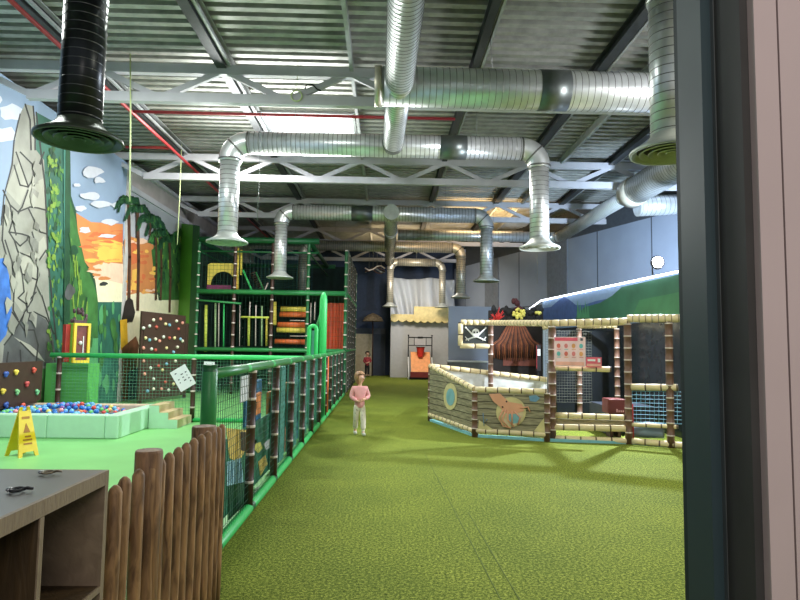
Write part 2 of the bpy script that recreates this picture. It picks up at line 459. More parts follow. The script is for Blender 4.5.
for pts in ([(14,165),(20,185),(28,187),(34,178),(44,152)],[(16,152),(28,186)],[(3,190),(10,205),(18,212),(22,207),(28,190)],[(5,240),(12,262),(14,290)],[(10,205),(13,222),(16,235)],[(32,232),(36,246),(33,258)],[(40,290),(46,310),(52,330)],[(26,304),(28,316)],[(22,274),(24,292),(18,298)],[(12,312),(24,330),(34,330)],[(50,330),(52,350),(56,366)],[(42,160),(36,176),(34,186)],
            [(18,212),(30,207),(38,208),(45,210)],[(19,212),(12,222),(9,232),(14,240),(20,246),(27,240),(28,236)],[(9,232),(22,234),(28,236),(33,240)],
            [(14,240),(18,252),(28,256),(38,262),(46,250)],[(28,208),(34,220),(40,232),(47,234)],[(20,152),(32,164),(34,178)],
            [(14,262),(20,266),(22,274),(37,280),(38,262)],[(15,268),(13,310),(18,320)],[(37,280),(32,300),(24,313)],[(18,298),(26,304),(36,292)],
            [(4,345),(14,332),(24,314),(34,312),(46,318),(54,334)],[(34,330),(38,345),(36,362)],[(20,342),(34,356)],[(8,352),(6,366)],[(20,350),(21,366)],
            [(25,104),(30,120),(31,150)],[(33,106),(35,130),(35,150)],[(4,205),(2,240),(8,262)],[(45,190),(47,232),(48,262)]):
    stroke(pts, 1.5, c_crack)
stroke([(20,114),(14,140),(12,165),(4,195),(1,225)], 1.2, c_crack)
stroke([(36,112),(45,186),(48,262),(56,340)], 1.5, c_crack)
c_mid = mat('mural_mid_green', (84, 130, 58), 0.6, var=0.3, scale=6)
for i in range(150):
    cx = random.uniform(47, 67); cy = random.uniform(145, 362)
    if i % 3: blob(cx, cy, random.uniform(0.8, 2.2), random.uniform(1.5, 5), random.choice([c_mid, c_green, c_dgreen, c_green, c_mid, c_dgreen, c_lime]), 7, 0.4)
    else: stroke([(cx, cy), (cx + random.uniform(-2, 2), cy - random.uniform(3, 8))], 0.9, random.choice([c_lime, c_mid, c_dgreen]))
stroke([(64, 150), (64.5, 366)], 2.2, mat('mural_teal_pipe', (70, 130, 116), 0.6))
# shading facets on the rock
for i in range(34):
    cx = random.uniform(4, 39); cy = random.uniform(160, 325)
    if cx < 18 and cy < 200: continue
    paint([(cx, cy), (cx + random.uniform(2, 7), cy + random.uniform(2, 7)), (cx + random.uniform(-1, 5), cy + random.uniform(8, 20)), (cx - random.uniform(0, 3), cy + random.uniform(6, 10))], random.choice([c_rock2, c_rock, mat('mural_rock_mid', (120, 120, 112), 0.6, var=0.2)]))
for (cx, cy) in ((52,160),(54,190),(54,205),(50,262),(56,240)):
    for j in range(9): blob(cx + random.uniform(-4, 4), cy + random.uniform(-6, 6), 1.7, 2.1, random.choice([c_lime, c_mid]), 8, 0.35)
# sunset panel
paint([(65,128),(69,140),(70,196),(76,215),(90,262),(99,292),(100,368),(62,368)], c_dgreen)
paint([(69,200),(76,224),(84,262),(92,282),(97,298),(97,366),(69,366)], c_green)
paint([(75,213),(90,222),(122,224),(122,276),(108,272),(94,276),(84,262),(77,232)], c_org)
paint([(92,232),(122,230),(122,242),(104,246),(84,240)], c_org2)
paint([(98,244),(112,240),(121,243),(121,262),(104,262),(96,256)], c_yel)
paint([(92,266),(104,262),(122,264),(122,284),(106,280),(94,280)], c_pinkc)
paint([(94,278),(106,280),(122,284),(122,305),(97,302)], c_cream)
paint([(97,302),(122,302),(122,404),(97,404)], c_teal)
paint([(70,340),(97,338),(97,408),(70,408)], c_mint)
oo = [c_org, c_org2, c_pinkc, mat('mural_amber', (228, 164, 84), 0.6), c_yel]
for i in range(70):
    cy = random.uniform(226, 280); cx = random.uniform(84 + max(0, cy - 240) * 0.25, 118); ww = random.uniform(3, 9)
    kk = 0 if cy < 236 else (random.choice([0, 1, 1, 3]) if cy < 248 else (random.choice([4, 3, 0]) if cy < 264 else random.choice([2, 0, 2])))
    if abs(cx - 109) < 10 and 244 < cy < 262: kk = random.choice([4, 4, 3])
    blob(cx, cy, min(ww, 122 - cx), random.uniform(0.7, 2), oo[kk], 10, 0.35)
for cx, cy, rx, ry in ((92,172,9,6),(98,180,6,3),(76,185,4,2),(88,196,9,4),(98,204,11,4),(80,208,6,3),(84,230,6,3),(115,205,6,3),(110,222,8,3),(106,236,10,1.6)):
    blob(cx, cy, rx, ry, c_cloud, 12, 0.3)
for i in range(46):
    t = random.random(); cx = 70 + 24 * t * random.random(); cy = 235 + 110 * t
    stroke([(cx, cy + 10), (cx + random.uniform(-3, 3), cy - random.uniform(0, 6))], 1.3, random.choice([c_lime, c_dgreen, c_green, c_lime]))
blob(73, 250, 4, 5, c_dgreen); blob(68, 292, 5, 8, c_rockd); blob(102, 284, 4, 2, c_crack)
for i in range(30):
    blob(random.uniform(98, 120), random.uniform(306, 395), random.uniform(1, 2.5), random.uniform(4, 12), random.choice([c_green, c_teal, c_mint, c_mint]), 7, 0.3)
# far section: palms before sunset
paint([(123,240),(128,236),(140,240),(155,246),(158,290),(140,300),(123,298)], c_org)
paint([(130,240),(137,238),(137,262),(130,265)], c_org2); paint([(131,270),(137,268),(138,290),(130,290)], c_yel)
paint([(123,296),(140,292),(178,298),(178,400),(123,400)], c_cream)
paint([(150,250),(162,240),(180,228),(180,300),(160,300),(154,285)], c_green)
for i in range(50):
    cx = random.uniform(152, 180); cy = random.uniform(238, 300)
    stroke([(cx, cy), (cx + random.uniform(-3, 3), cy - random.uniform(5, 12))], 1.2, random.choice([c_dgreen, c_lime, c_dgreen, c_green]))
for i in range(26):
    cx = random.uniform(126, 156); cy = random.uniform(238, 292); blob(cx, cy, random.uniform(2, 5), random.uniform(1, 3), random.choice(oo), 9, 0.35)
for (tx, ty, by, wd) in ((127,204,310,3.2),(136,212,310,3.0),(154,228,300,1.8),(159,236,300,2.0),(168,242,312,2.2),(148,222,235,1.4)):
    stroke([(tx, ty), (tx + 1, (ty + by) / 2), (tx, by)], wd, c_trunk)
    for j in range(17):
        a = PI * (j / 16) * 1.2 - 0.3; ln = random.uniform(8, 12) * (1.0 if tx < 150 else 0.85)
        ex = tx + math.cos(a) * ln; ey = ty - 3 - math.sin(a) * ln * 0.7
        stroke([(tx, ty), ((tx + ex) / 2, (ty + ey) / 2 - 2), (ex, ey + 2), (ex + math.cos(a) * 2, ey + 9)], 1.7, random.choice([c_dgreen, c_dgreen, c_green]))
# plain dark bush and trunk shapes (generic)
blob(127, 312, 7, 12, mat('mural_dark_bush', (46, 38, 36), 0.6, var=0.3)); paint([(118,320),(125,319),(126,345),(119,350)], mat('mural_ochre', (226, 176, 48), 0.6))
paint([(120,348),(134,336),(137,345),(133,380),(128,402),(120,402)], mat('mural_umber', (124, 78, 54), 0.6, var=0.4, scale=5))
paint([(126,372),(139,366),(139,402),(126,402)], mat('mural_slate', (66, 92, 104), 0.6, var=0.2)); 
wl = struct(WL, 'wall_left')
# pilaster, ledge bands and painted green corner column
struct(MB().box((XW, 14.9, 0), (XW + 0.04, 15.1, 6.0), mat('pilaster_grey', (186, 182, 178), 0.6)), 'trim_2')
lb = MB().box((XW - 0.2, 15.1, 5.3), (XW + 0.06, 29.9, 5.44), M_truss)
lb.box((XW - 0.2, 15.1, 5.44), (XW - 0.05, 29.9, 5.95), mat('ledge_band', (176, 168, 164), 0.6, var=0.15, scale=2)); lb.box((XW - 0.2, 15.1, 5.93), (XW + 0.06, 29.9, 6.03), M_truss)
struct(lb, 'trim_3')
cg = MB(); qa = atX(178, 300, XW); q0_ = V((XW + 0.01, qa.y, 0)); q1_ = atY(190, 300, 17.9); q2_ = atY(196, 300, 17.75)
cg.prism([(q0_.x, q0_.y, 0), (q1_.x, 17.9, 0), (q1_.x, 17.9, 5.0), (q0_.x, q0_.y, 5.25)], (0, 0.08, 0), M_limewall)
cg.prism([(q1_.x, 17.9, 0), (q2_.x, 17.75, 0), (q2_.x, 17.75, 4.95), (q1_.x, 17.9, 5.0)], (0, 0.1, 0), M_dgreenwall)
struct(cg, 'wall_left_corner')

# ---- foreground door frame on the right
def colm(px0, px1, y, depth, mt, name, par=None, z0=0, z1=3.4):
    a = atY(px0, 345, y); b = atY(px1, 345, y)
    mb = MB().box((a.x, y, z0), (b.x, y + depth, z1), mt)
    return mb
f1 = MB()
c0 = atY(680.5, 345, 1.32); a = atY(693, 345, 1.26); b = atY(723, 345, 1.20)
f1.box((c0.x, 1.26, 0), (a.x + 0.002, 1.32, 3.4), M_jamb)
f1.box((a.x, 1.20, 0), (b.x, 1.30, 3.4), M_jamb2)
a2 = atY(721, 345, 1.19); f1.box((a2.x, 1.188, 0), (b.x, 1.2, 3.4), mat('frame_edge', (96, 100, 100), 0.4, 0.4))
jb = struct(f1, 'trim_door_frame'); jb.name = 'door_2'
g = colm(722, 752, 1.24, 0.1, M_gasket, 'x'); g.build('rubber_gasket', jb)
a = atY(733, 345, 1.23); b = atY(737, 345, 1.23); MB().box((a.x, 1.225, 0), (b.x, 1.24, 3.4), mat('frame_rib', (14, 14, 16), 0.7, spec=0.1)).build('frame_rib', jb)
g = colm(749, 765, 1.10, 0.2, mat('grey_door_edge', (60, 58, 56), 0.6, spec=0.2), 'x'); g.build('door_edge', jb)
wn = MB()
a = atY(764, 345, 1.08); b = atY(787.5, 345, 1.08); wn.box((a.x, 1.08, 0), (b.x, 1.3, 3.4), M_pink)
c = atY(789.5, 345, 1.08); wn.box((b.x, 1.09, 0), (c.x, 1.3, 3.4), mat('panel_groove', (88, 78, 76), 0.6))
wn.box((c.x, 1.08, 0), (1.6, 1.3, 3.4), M_pink)
struct(wn, 'wall_near')

# ================================================================== ROOF TRUSSES
ZB, ZT = 5.54, 6.03
TR = [(9.8, 'foremost pale steel roof truss, spanning in front of the wide cross duct'), (14.6, 'second pale roof truss from the front, behind the first big inverted-U duct'),
      (18.9, 'third pale roof truss, seen just above the second inverted-U duct'), (23.6, 'fourth roof truss, warm toned, above the third inverted-U duct'),
      (28.4, 'rearmost roof truss, close above the white draped fabric')]
for Y, lab in TR:
    t = thing('roof_truss', lab, 'roof truss', (0, Y, ZB), 'steel roof trusses across the hall')
    MB().box((-7.6, Y - 0.06, ZT - 0.08), (11.5, Y + 0.06, ZT + 0.08), M_truss).build('top_chord', t)
    MB().box((-5.95, Y - 0.06, ZB - 0.08), (10, Y + 0.06, ZB + 0.08), M_truss).build('bottom_chord', t)
    k = 0; X = -5.9
    MB().bar((-6.95, Y, ZT), (X, Y, ZB), 0.07, 0.1, M_truss).build('diagonal_brace', t)
    while X < 9.5:
        MB().bar((X, Y, ZB), (X + 1.05, Y, ZT), 0.07, 0.1, M_truss).build('diagonal_brace', t)
        MB().bar((X + 1.05, Y, ZT), (X + 2.1, Y, ZB), 0.07, 0.1, M_truss).build('diagonal_brace', t)
        X += 2.1

# ================================================================== DUCTS
def spiral(mb, pts, r, mt, mseam, pitch=0.085, n=28):
    """straight run with fine standing seams"""
    pts = [V(p) for p in pts]
    for a, b in zip(pts[:-1], pts[1:]):
        L = (b - a).length; k = max(1, int(L / pitch)); d = (b - a) / L
        mb.path([a, b], r, mt, n, True)
        for i in range(k):
            q = a + d * (L * (i + 0.5) / k)
            mb.path([q - d * 0.006, q, q + d * 0.006], [r - 0.001, r + 0.004, r - 0.001], mseam, n, False)
    return mb
def elbow(mb, corner, d1, d2, R, r, mt, mseam, n=24, segs=5):
    """from corner + d1*R to corner + d2*R"""
    c = V(corner); d1 = V(d1).normalized(); d2 = V(d2).normalized(); ctr = c + d1 * R + d2 * R
    P = []
    for i in range(segs * 2 + 1):
        a = PI / 2 * i / (segs * 2); P.append(ctr - d2 * R * math.cos(a) - d1 * R * math.sin(a))
    mb.path([c + d1 * (R + 0.04)] + P + [c + d2 * (R + 0.04)], r, mt, n)
    for q, d in ((P[0], d1), (P[-1], d2), (P[segs], (d2 - d1))):
        dd = V(d).normalized(); mb.path([q - dd * 0.015, q + dd * 0.015], r + 0.01, mseam, n)
    return mb
def diffuser(t, c, r, R, mt, mtd):
    c = V(c)
    mb = MB().lathe(c, [(r, 0.16), (r + 0.02, 0.12), (r + 0.07, 0.07), (R, 0.0), (R, -0.03), (R - 0.02, -0.03), (R - 0.03, -0.01), (r + 0.05, 0.05)], mt, 36)
    o = mb.build('diffuser_cone', t)
    mr = MB()
    for k, f in enumerate((0.78, 0.56, 0.34, 0.16)):
        mr.lathe(c, [(R * f, -0.02), (R * (f - 0.02), -0.03), (R * (f - 0.14), 0.03 + 0.01 * k)], mtd, 30)
    mr.lathe(c, [(R * 0.98, 0.0), (0.001, 0.06)], M_black, 30)
    mr.build('diffuser_ring', o)
HD = 5.27
def u_duct(Y, XL, XR, rh, rv, Rc, zend, mt, mseam, label, group='inverted-U ventilation ducts with cone diffusers', cols=None, sleeve=None):
    t = thing('ventilation_duct', label, 'ventilation duct', ((XL + XR) / 2, Y, HD), group)
    Re = 0.34
    spiral(MB(), [(XL + Re, Y, HD), (XR - Re, Y, HD)], rh, mt, mseam).build('horizontal_run', t)
    for X, s in ((XL, 1), (XR, -1)):
        mm, ms = (mt, mseam)
        if cols and s == 1: mm, ms = cols
        elbow(MB(), (X, Y, HD), (s, 0, 0), (0, 0, -1), Re, rh * 0.98, mm, ms).build('elbow', t)
        spiral(MB(), [(X, Y, HD - Re), (X, Y, zend + 0.14)], rv, mm, ms).build('drop_pipe', t)
        diffuser(t, (X, Y, zend), rv, Rc, M_cone if not (cols and s == 1) else M_conedark, M_cone if not (cols and s == 1) else M_conedark)
    if sleeve:
        MB().path([(sleeve[0], Y, HD), (sleeve[1], Y, HD)], rh + 0.012, M_tape, 28).build('dark_sleeve', t)
    # suspension wires
    for X in (XL + 1.2, XR - 1.2):
        MB().tube((X, Y, HD + rh - 0.01), (X, Y, ZD - 0.0), 0.006, M_steel, 5).build('hanging_wire', t)
    return t
XLd, XRd = -2.96, 2.90
u_duct(5.59, -2.90, 2.74, 0.21, 0.19, 0.385, 3.40, M_duct, M_seam, 'nearest duct, its left drop black and its right drop beside the door frame', cols=(M_blackduct, M_blackseam))
u_duct(11.16, XLd, XRd, 0.215, 0.18, 0.38, 3.38, M_duct, M_seam, 'large bright silver inverted-U duct, the second from the camera', sleeve=(1.0, 1.5))
u_duct(17.1, XLd - 0.05, XRd + 0.0, 0.215, 0.175, 0.38, 3.38, M_duct, M_seam, 'silver inverted-U duct with a round end cap at its middle, third from the camera', sleeve=(-1.0, -0.4))
u_duct(22.9, XLd - 0.2, XRd, 0.20, 0.175, 0.38, 3.36, M_duct_warm, M_seam, 'warm toned inverted-U duct, fourth from the camera')
u_duct(27.2, 0.22, 2.6, 0.17, 0.15, 0.34, 3.25, M_duct_warm, M_seam, 'small rearmost duct hanging in front of the white drapes')
# main longitudinal duct
t = thing('main_duct', 'long silver main duct running overhead away from the camera', 'ventilation duct', (0.16, 6, HD))
spiral(MB(), [(0.22, 2.2, HD), (0.16, 8.3, HD)], 0.205, M_duct, M_seam).build('front_run', t)
spiral(MB(), [(0.16, 8.3, HD - 0.02), (0.10, 11.0, HD - 0.02)], 0.19, M_duct, M_seam).build('rear_run', t)
MB().path([(0.1, 10.88, HD - 0.02), (0.1, 11.02, HD - 0.02)], 0.20, M_seam, 28).build('collar', t)
t = thing('main_duct', 'rear main duct behind the round end cap, running to the back wall', 'ventilation duct', (0.14, 17.0, HD))
spiral(MB(), [(0.14, 16.95, HD), (0.17, 27.0, HD)], 0.2, M_duct_warm, M_seam, 0.12).build('duct_run', t)
MB().path([(0.14, 16.82, HD), (0.14, 16.95, HD)], [0.225, 0.225], M_cone, 30).build('end_cap', t)
MB().path([(0.15, 19.6, HD), (0.15, 19.9, HD)], 0.23, M_duct, 30).build('collar', t)
# wide cross duct
t = thing('cross_duct', 'widest silver cross duct running right from the main duct under the roof', 'ventilation duct', (2, 8.62, HD + 0.04))
spiral(MB(), [(-0.12, 8.62, HD + 0.04), (6.3, 8.62, HD + 0.04)], 0.285, M_duct, M_seam, 0.095, 36).build('horizontal_run', t)
MB().path([(-0.2, 8.62, HD + 0.04), (-0.1, 8.62, HD + 0.04)], 0.295, M_duct_warm, 36).build('end_cap', t)
a = atY(538, 88, 8.62).x; b = atY(567, 88, 8.62).x
MB().path([(a, 8.62, HD + 0.04), (b, 8.62, HD + 0.04)], 0.297, M_tape, 36).build('dark_sleeve', t)
MB().tube((1.55, 8.62, HD + 0.3), (1.5, 8.62, ZD), 0.006, M_steel, 5).build('hanging_wire', t)
# side duct along right wall
t = thing('side_duct', 'long silver duct coming along the right wall and turning left under the roof', 'ventilation duct', (5.95, 20.3, HD))
spiral(MB(), [(0.4, 20.4, HD), (5.6, 20.3, HD)], 0.18, M_duct, M_seam, 0.12).build('horizontal_run', t)
elbow(MB(), (5.95, 20.3, HD), (-1, 0, 0), (0, -1, 0), 0.35, 0.18, M_duct, M_seam).build('elbow', t)
spiral(MB(), [(5.95, 19.95, HD), (5.97, 14.7, HD)], 0.19, M_duct, M_seam, 0.1).build('wall_run', t)
MB().path([(5.97, 14.75, HD), (5.97, 14.3, HD + 0.02)], [0.2, 0.34], M_duct, 30).build('reducer', t)
MB().path([(5.97, 14.3, HD), (5.97, 13.9, HD)], 0.36, M_duct_warm, 32).build('collar', t)
spiral(MB(), [(5.97, 13.9, HD), (5.99, 9.5, HD)], 0.33, M_duct, M_seam, 0.1).build('wide_run', t)
t = thing('side_duct', 'short silver duct branching right behind the wide side duct collar', 'ventilation duct', (7, 14.9, HD - 0.1))
spiral(MB(), [(6.4, 14.95, HD - 0.15), (7.9, 14.95, HD - 0.05)], 0.26, M_duct, M_seam, 0.11).build('horizontal_run', t)

# red sprinkler pipes
t = thing('sprinkler_pipe', 'red sprinkler pipe running along the left side under the roof', 'pipe', (-4.9, 10, 5.85))
MB().tube((-4.9, 1.6, 5.87), (-4.9, 28, 5.87), 0.035, M_redpipe, 10).build('long_run', t)
MB().tube((-4.9, 13.4, 5.87), (-5.9, 13.4, 5.87), 0.03, M_redpipe, 10).build('short_branch', t)
t = thing('sprinkler_pipe', 'red sprinkler pipe crossing the hall behind the foremost truss', 'pipe', (-2, 11.3, 5.87))
MB().tube((-4.86, 11.3, 5.88), (1.3, 11.3, 5.88), 0.03, M_redpipe, 10).build('cross_run', t)
for X in (-3.4, -1.6, 0.2): MB().tube((X, 11.3, 5.9), (X, 11.3, ZD), 0.008, M_steel, 5).build('hanger_rod', t)
# hanging cords
def cord(name, lab, p0, p1, r, mt, cat='cord', group=None):
    tag(MB().path([p0, (V(p0) + V(p1)) / 2 + V((0.01, 0, 0)), p1], r, mt, 6).build(name, origin=p1), lab, cat, group)
M_ycord = mat('pale_green_rope', (196, 208, 150), 0.7)
p = atY(128, 45, 9.6); q = atY(127, 200, 9.6)
cord('hanging_rope', 'pale green rope hanging from the roof before the palm mural', (p.x, 9.7, ZD), (q.x, 9.7, q.z), 0.012, M_ycord)
p = atY(180, 180, 14.2); cord('hanging_rope', 'thin pale rope hanging beside the green corner column', (p.x, 14.2, ZD), (p.x, 14.2, 2.9 + 0.9), 0.010, M_ycord)
p = atY(297, 72, 9.7); t = thing('rope_loop', 'coil of pale green rope hooked on the foremost truss', 'rope', (p.x, 9.72, 5.6))
MB().tube((p.x, 9.78, ZD), (p.x, 9.72, 5.68), 0.006, M_ycord, 5).build('hanging_strand', t)
MB().path([(p.x + 0.09 * math.cos(a), 9.72, 5.6 + 0.09 * math.sin(a)) for a in [i * 2 * PI / 16 for i in range(17)]], 0.012, M_ycord, 6, False).build('loop', t)
p = atY(313, 75, 9.75)
tag(MB().path([(p.x - 0.12, 9.72, 5.72), (p.x - 0.1, 9.72, 5.79), (p.x, 9.72, 5.80), (p.x + 0.08, 9.72, 5.72), (p.x + 0.14, 9.72, 5.70)], 0.012, M_black, 6).build('loose_cable', origin=(p.x, 9.72, 5.75)), 'short black cable curl on the foremost truss', 'cable')
for px_, yv, z1_, lab in ((258, 10.3, 3.6, 'thin cord hanging just right of the second duct\'s left drop'), (493, 16.5, 2.9, 'thin cord hanging in front of the right wall mural'), (537, 13.2, 2.9, 'thin cord hanging below the second duct\'s right cone')):
    p = atY(px_, 200, yv); cord('cord', lab, (p.x, yv, ZD), (p.x, yv, z1_), 0.005, M_steel)
# ================================================================== LEFT SIDE: shelf cabinet, palisade, barrier
t = thing('shelf_cabinet', 'open fronted taupe wooden shelf cabinet with grey top, lower left corner', 'shelf cabinet', (-1.1, 1.4, 0))
X0, X1, Y0, Y1, H = -1.45, -0.85, 0.35, 1.925, 1.1
mb = MB().box((X0, Y0, H - 0.006), (X1 - 0.012, Y1 - 0.01, H), M_cabtop); mb.box((X0, Y0, H - 0.042), (X1, Y1, H - 0.006), M_cab); mb.box((X1 - 0.012, Y0, H - 0.006), (X1, Y1, H), M_cab); mb.box((X0, Y1 - 0.01, H - 0.006), (X1 - 0.012, Y1, H), M_cab)
mb.build('top_board', t)
for y in (Y0, Y1 - 0.022): MB().box((X0, y, 0), (X1, y + 0.022, H - 0.042), M_cab).build('side_panel', t)
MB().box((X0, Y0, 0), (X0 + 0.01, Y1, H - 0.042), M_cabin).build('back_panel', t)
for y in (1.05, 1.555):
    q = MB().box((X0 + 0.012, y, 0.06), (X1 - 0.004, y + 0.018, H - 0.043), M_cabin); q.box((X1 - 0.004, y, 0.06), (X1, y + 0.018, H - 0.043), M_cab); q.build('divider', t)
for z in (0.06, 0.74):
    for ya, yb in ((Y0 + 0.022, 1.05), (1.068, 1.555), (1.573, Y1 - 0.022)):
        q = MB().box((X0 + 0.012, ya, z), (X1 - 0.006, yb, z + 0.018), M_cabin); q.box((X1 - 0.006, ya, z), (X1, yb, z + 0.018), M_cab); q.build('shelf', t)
q = MB(); q.box((X0, Y0, 0), (X1 - 0.03, Y1, 0.06), M_cab); q.build('plinth', t)
# small clips on the cabinet
for (px_, py_, s_, lab) in ((17, 491, 1.0, 'dark metal snap hook lying nearer on the grey cabinet top'), (48, 473.5, 0.8, 'small tan and grey clip lying near the back edge of the cabinet top')):
    p = atZ(px_, py_, 1.105); t = thing('snap_hook', lab, 'clip', p)
    mm = M_black if s_ == 1 else mat('tan_clip', (120, 110, 90), 0.4, 0.5)
    MB().path([p + V((0.014 * math.cos(a), 0.02 * math.sin(a), 0.004)) for a in [i * 2 * PI / 12 for i in range(13)]], 0.004 * s_, mm, 6, False).build('ring', t)
    MB().path([p + V((0.012, 0.0, 0.004)), p + V((0.02, 0.012, 0.006)), p + V((0.026, 0.0, 0.008)), p + V((0.032, 0.014, 0.004))], 0.0045 * s_, mm, 6).build('hook', t)
    MB().ball(p + V((-0.02, 0.0, 0.004)), (0.008, 0.01, 0.006), M_steel).build('swivel', t)

t = thing('palisade_fence', 'brown palisade fence of rounded wooden stakes beside the shelf cabinet', 'fence', (-0.95, 2.8, 0))
stk = [(115.5, 485), (125, 476.5), (139, 469), (151, 463), (160.5, 458), (169.5, 452.5), (178.5, 447), (186.5, 442.5), (194, 438), (201.5, 434), (208, 431), (213.5, 428.5), (218, 426.5), (222, 424)]
for i, (px_, py_) in enumerate(stk):
    p = atZ(px_, py_, 1.03); r = 0.0225 if i else 0.026
    r = 0.024
    P = [(p.x, p.y, 0)] + [(p.x + random.uniform(-.003, .003), p.y + random.uniform(-.003, .003), 0.25 * k) for k in (1, 2, 3)] + [(p.x, p.y, 1.005 - 0.0), (p.x, p.y, 1.02), (p.x, p.y, 1.03)]
    MB().path(P, [r, r * 1.03, r * 0.97, r, r * 0.95, r * 0.7, r * 0.25], M_stake, 12).build('stake', t)
for (px_, py_, yy, r) in ((157, 450, 2.42, 0.052), (210, 426, 3.36, 0.066)):
    p = atY(px_, py_, yy)
    MB().path([(p.x - 0.03, yy, 0), (p.x - 0.03, yy, p.z - 0.01), (p.x - 0.03, yy, p.z)], [r, r, r * 0.94], M_postw, 20).build('post', t)
for z in (0.25, 0.8):
    a = atZ(120, 480, 1.03); b = atZ(222, 424, 1.03); MB().bar((a.x - 0.04, a.y, z), (b.x - 0.035, b.y, z), 0.03, 0.05, M_postw).build('cross_rail', t)

# long barrier
XB = -1.165
t = thing('net_barrier', 'long play area barrier with green top rail, brown posts and netting', 'barrier', (XB, 4.1, 0))
YS = atX(210, 372, XB).y; YE = 17.6
def padded(mb, p0, p1, r, mt, mseam, pitch, n=14, sr=0.003):
    p0 = V(p0); p1 = V(p1); L = (p1 - p0).length; k = max(1, round(L / pitch)); P = []; R = []; Ms = []
    for i in range(k):
        P += [p0.lerp(p1, i / k), p0.lerp(p1, (i + 1 - 0.10) / k), p0.lerp(p1, (i + 1 - 0.09) / k), p0.lerp(p1, (i + 1 - 0.01) / k)]
        R += [r, r, r - sr if sr > 0 else r - sr, r - sr if sr > 0 else r - sr]; Ms += [mt, mseam, mseam, mseam]
    P.append(p1); R.append(r)
    mb.path(P, R, mt, n, True, True, Ms); return mb
padded(MB(), (XB, YS, 0.0), (XB, YS, 1.35), 0.052, M_gtube, M_gtube_d, 0.5).build('end_post', t)
padded(MB(), (XB, YS, 1.285), (XB, YE, 1.285), 0.038, M_gtube, M_gtube_l, 1.1).build('top_rail', t)
padded(MB(), (XB, 3.3, 0.06), (XB, YE, 0.06), 0.045, M_gtube_l, M_gtube_d, 1.1).build('bottom_rail', t)
ys = [atX(px_, 420, XB).y for px_ in (251, 275, 290.5)]; ys += [ys[-1] + 1.1 * k for k in range(1, 9)]
for y in ys:
    padded(MB(), (XB, y, 0.06), (XB, y, 1.26), 0.038, M_brown, M_tie, 0.22, 12, -0.0025).build('post', t)
MB().net((XB + 0.005, YS + 0.04, 0.09), (0, YE - YS - 0.1, 0), (0, 0, 1.17), 0.06, 0.06, 0.0022, M_netd).build('net', t)
# inner teal slats behind far bays
for y in ys[1:]:
    for d in (0.38, 0.78):
        if y + d < YE: MB().box((XB - 0.09, y + d - 0.15, 0.1), (XB - 0.05, y + d + 0.15, 1.22), mat('teal_slat', (96, 168, 152), 0.5)).build('slat', t)
# jungle-print banner behind the net
bt = thing('jungle_banner', 'jungle print banner with yellow, blue and green shapes behind the near netting', 'banner', (XB - 0.1, 5, 0))
bm_ = MB().box((XB - 0.115, 3.75, 0.1), (XB - 0.10, 7.9, 0.72), mat('banner_green', (40, 112, 84), 0.5, var=0.4, scale=6)); bm_.build('banner_sheet', bt)
def bpoly(pts, mt, nm, d=0.004):
    P = [(XB - 0.1 + 0.0, a, b) for a, b in pts]; return MB().prism(P, (d, 0, 0), mt).build(nm, bt)
def bp(pxs, d=0.0): return [(atX(px_, py_, XB - 0.1).y, atX(px_, py_, XB - 0.1).z) for px_, py_ in pxs]
yb_ = mat('banner_yellow', (226, 196, 104), 0.5, var=0.25, scale=20)
bpoly(bp([(226,428),(246,430),(247,448),(238,462),(229,458)]), yb_, 'yellow_animal')
bpoly(bp([(226,462),(240,458),(243,482),(226,486)]), mat('banner_sky', (150, 196, 206), 0.5), 'blue_dress', 0.007)
for k in range(5):
    a_ = 227.5 + k * 3; bpoly(bp([(a_, 462), (a_ + 0.9, 462), (a_ + 0.9, 483), (a_, 483)]), mat('banner_dark_stripe', (66, 120, 140), 0.5), 'stripe', 0.009)
bpoly(bp([(240,432),(246,432),(246,452),(240,450)]), mat('banner_brown', (70, 52, 40), 0.5), 'dark_figure', 0.008)
bpoly(bp([(255,444),(260,442),(262,448),(258,453),(254,450)]), mat('banner_lemon', (226, 220, 110), 0.5), 'lemon_spot', 0.006)
bpoly(bp([(258,462),(265,455),(267,464),(260,476)]), yb_, 'leaf_shape', 0.006)
bpoly(bp([(263,444),(270,438),(271,446),(266,450)]), M_white, 'white_flower', 0.006)
bpoly(bp([(228,487),(250,480),(250,500),(228,520)]), mat('banner_leaf', (24, 78, 50), 0.5, var=0.3), 'leaf_mass', 0.006)
# activity panels inside the bays
def board(y0, y1, z0, z1, mt, nm, lab, items):
    o = thing(nm, lab, 'play panel', (XB - 0.07, (y0 + y1) / 2, 0.5), None)
    MB().box((XB - 0.15, y0, z0), (XB - 0.125, y1, z1), mt).build('board', o)
    for (ya, yb, za, zb, m_, nn) in items: MB().box((XB - 0.125, ya, za), (XB - 0.10, yb, zb), m_).build(nn, o, bevel=0.006)
    for yy in (y0, y1): pass
    MB().box((XB - 0.16, y0 + 0.05, 0.05), (XB - 0.15, y1 - 0.05, z0 + 0.1), mt).build('support', o)
MBl = mat('panel_blue', (44, 110, 150), 0.5); MOr = mat('panel_orange', (232, 140, 70), 0.5)
board(5.72, 6.45, 0.4, 1.12, MBl, 'activity_panel', 'blue activity panel with orange blocks behind the second brown post', [(5.85, 6.3, 0.78, 1.0, MOr, 'orange_block'), (5.9, 6.15, 0.45, 0.55, M_yel2, 'yellow_block'), (6.0, 6.1, 0.84, 0.92, M_black, 'dial')])
board(6.85, 7.5, 0.3, 0.95, MOr, 'activity_panel', 'orange activity panel between the third and fourth brown posts', [(7.0, 7.2, 0.7, 0.8, M_black, 'dial'), (7.0, 7.35, 0.36, 0.46, M_yel2, 'yellow_block')])
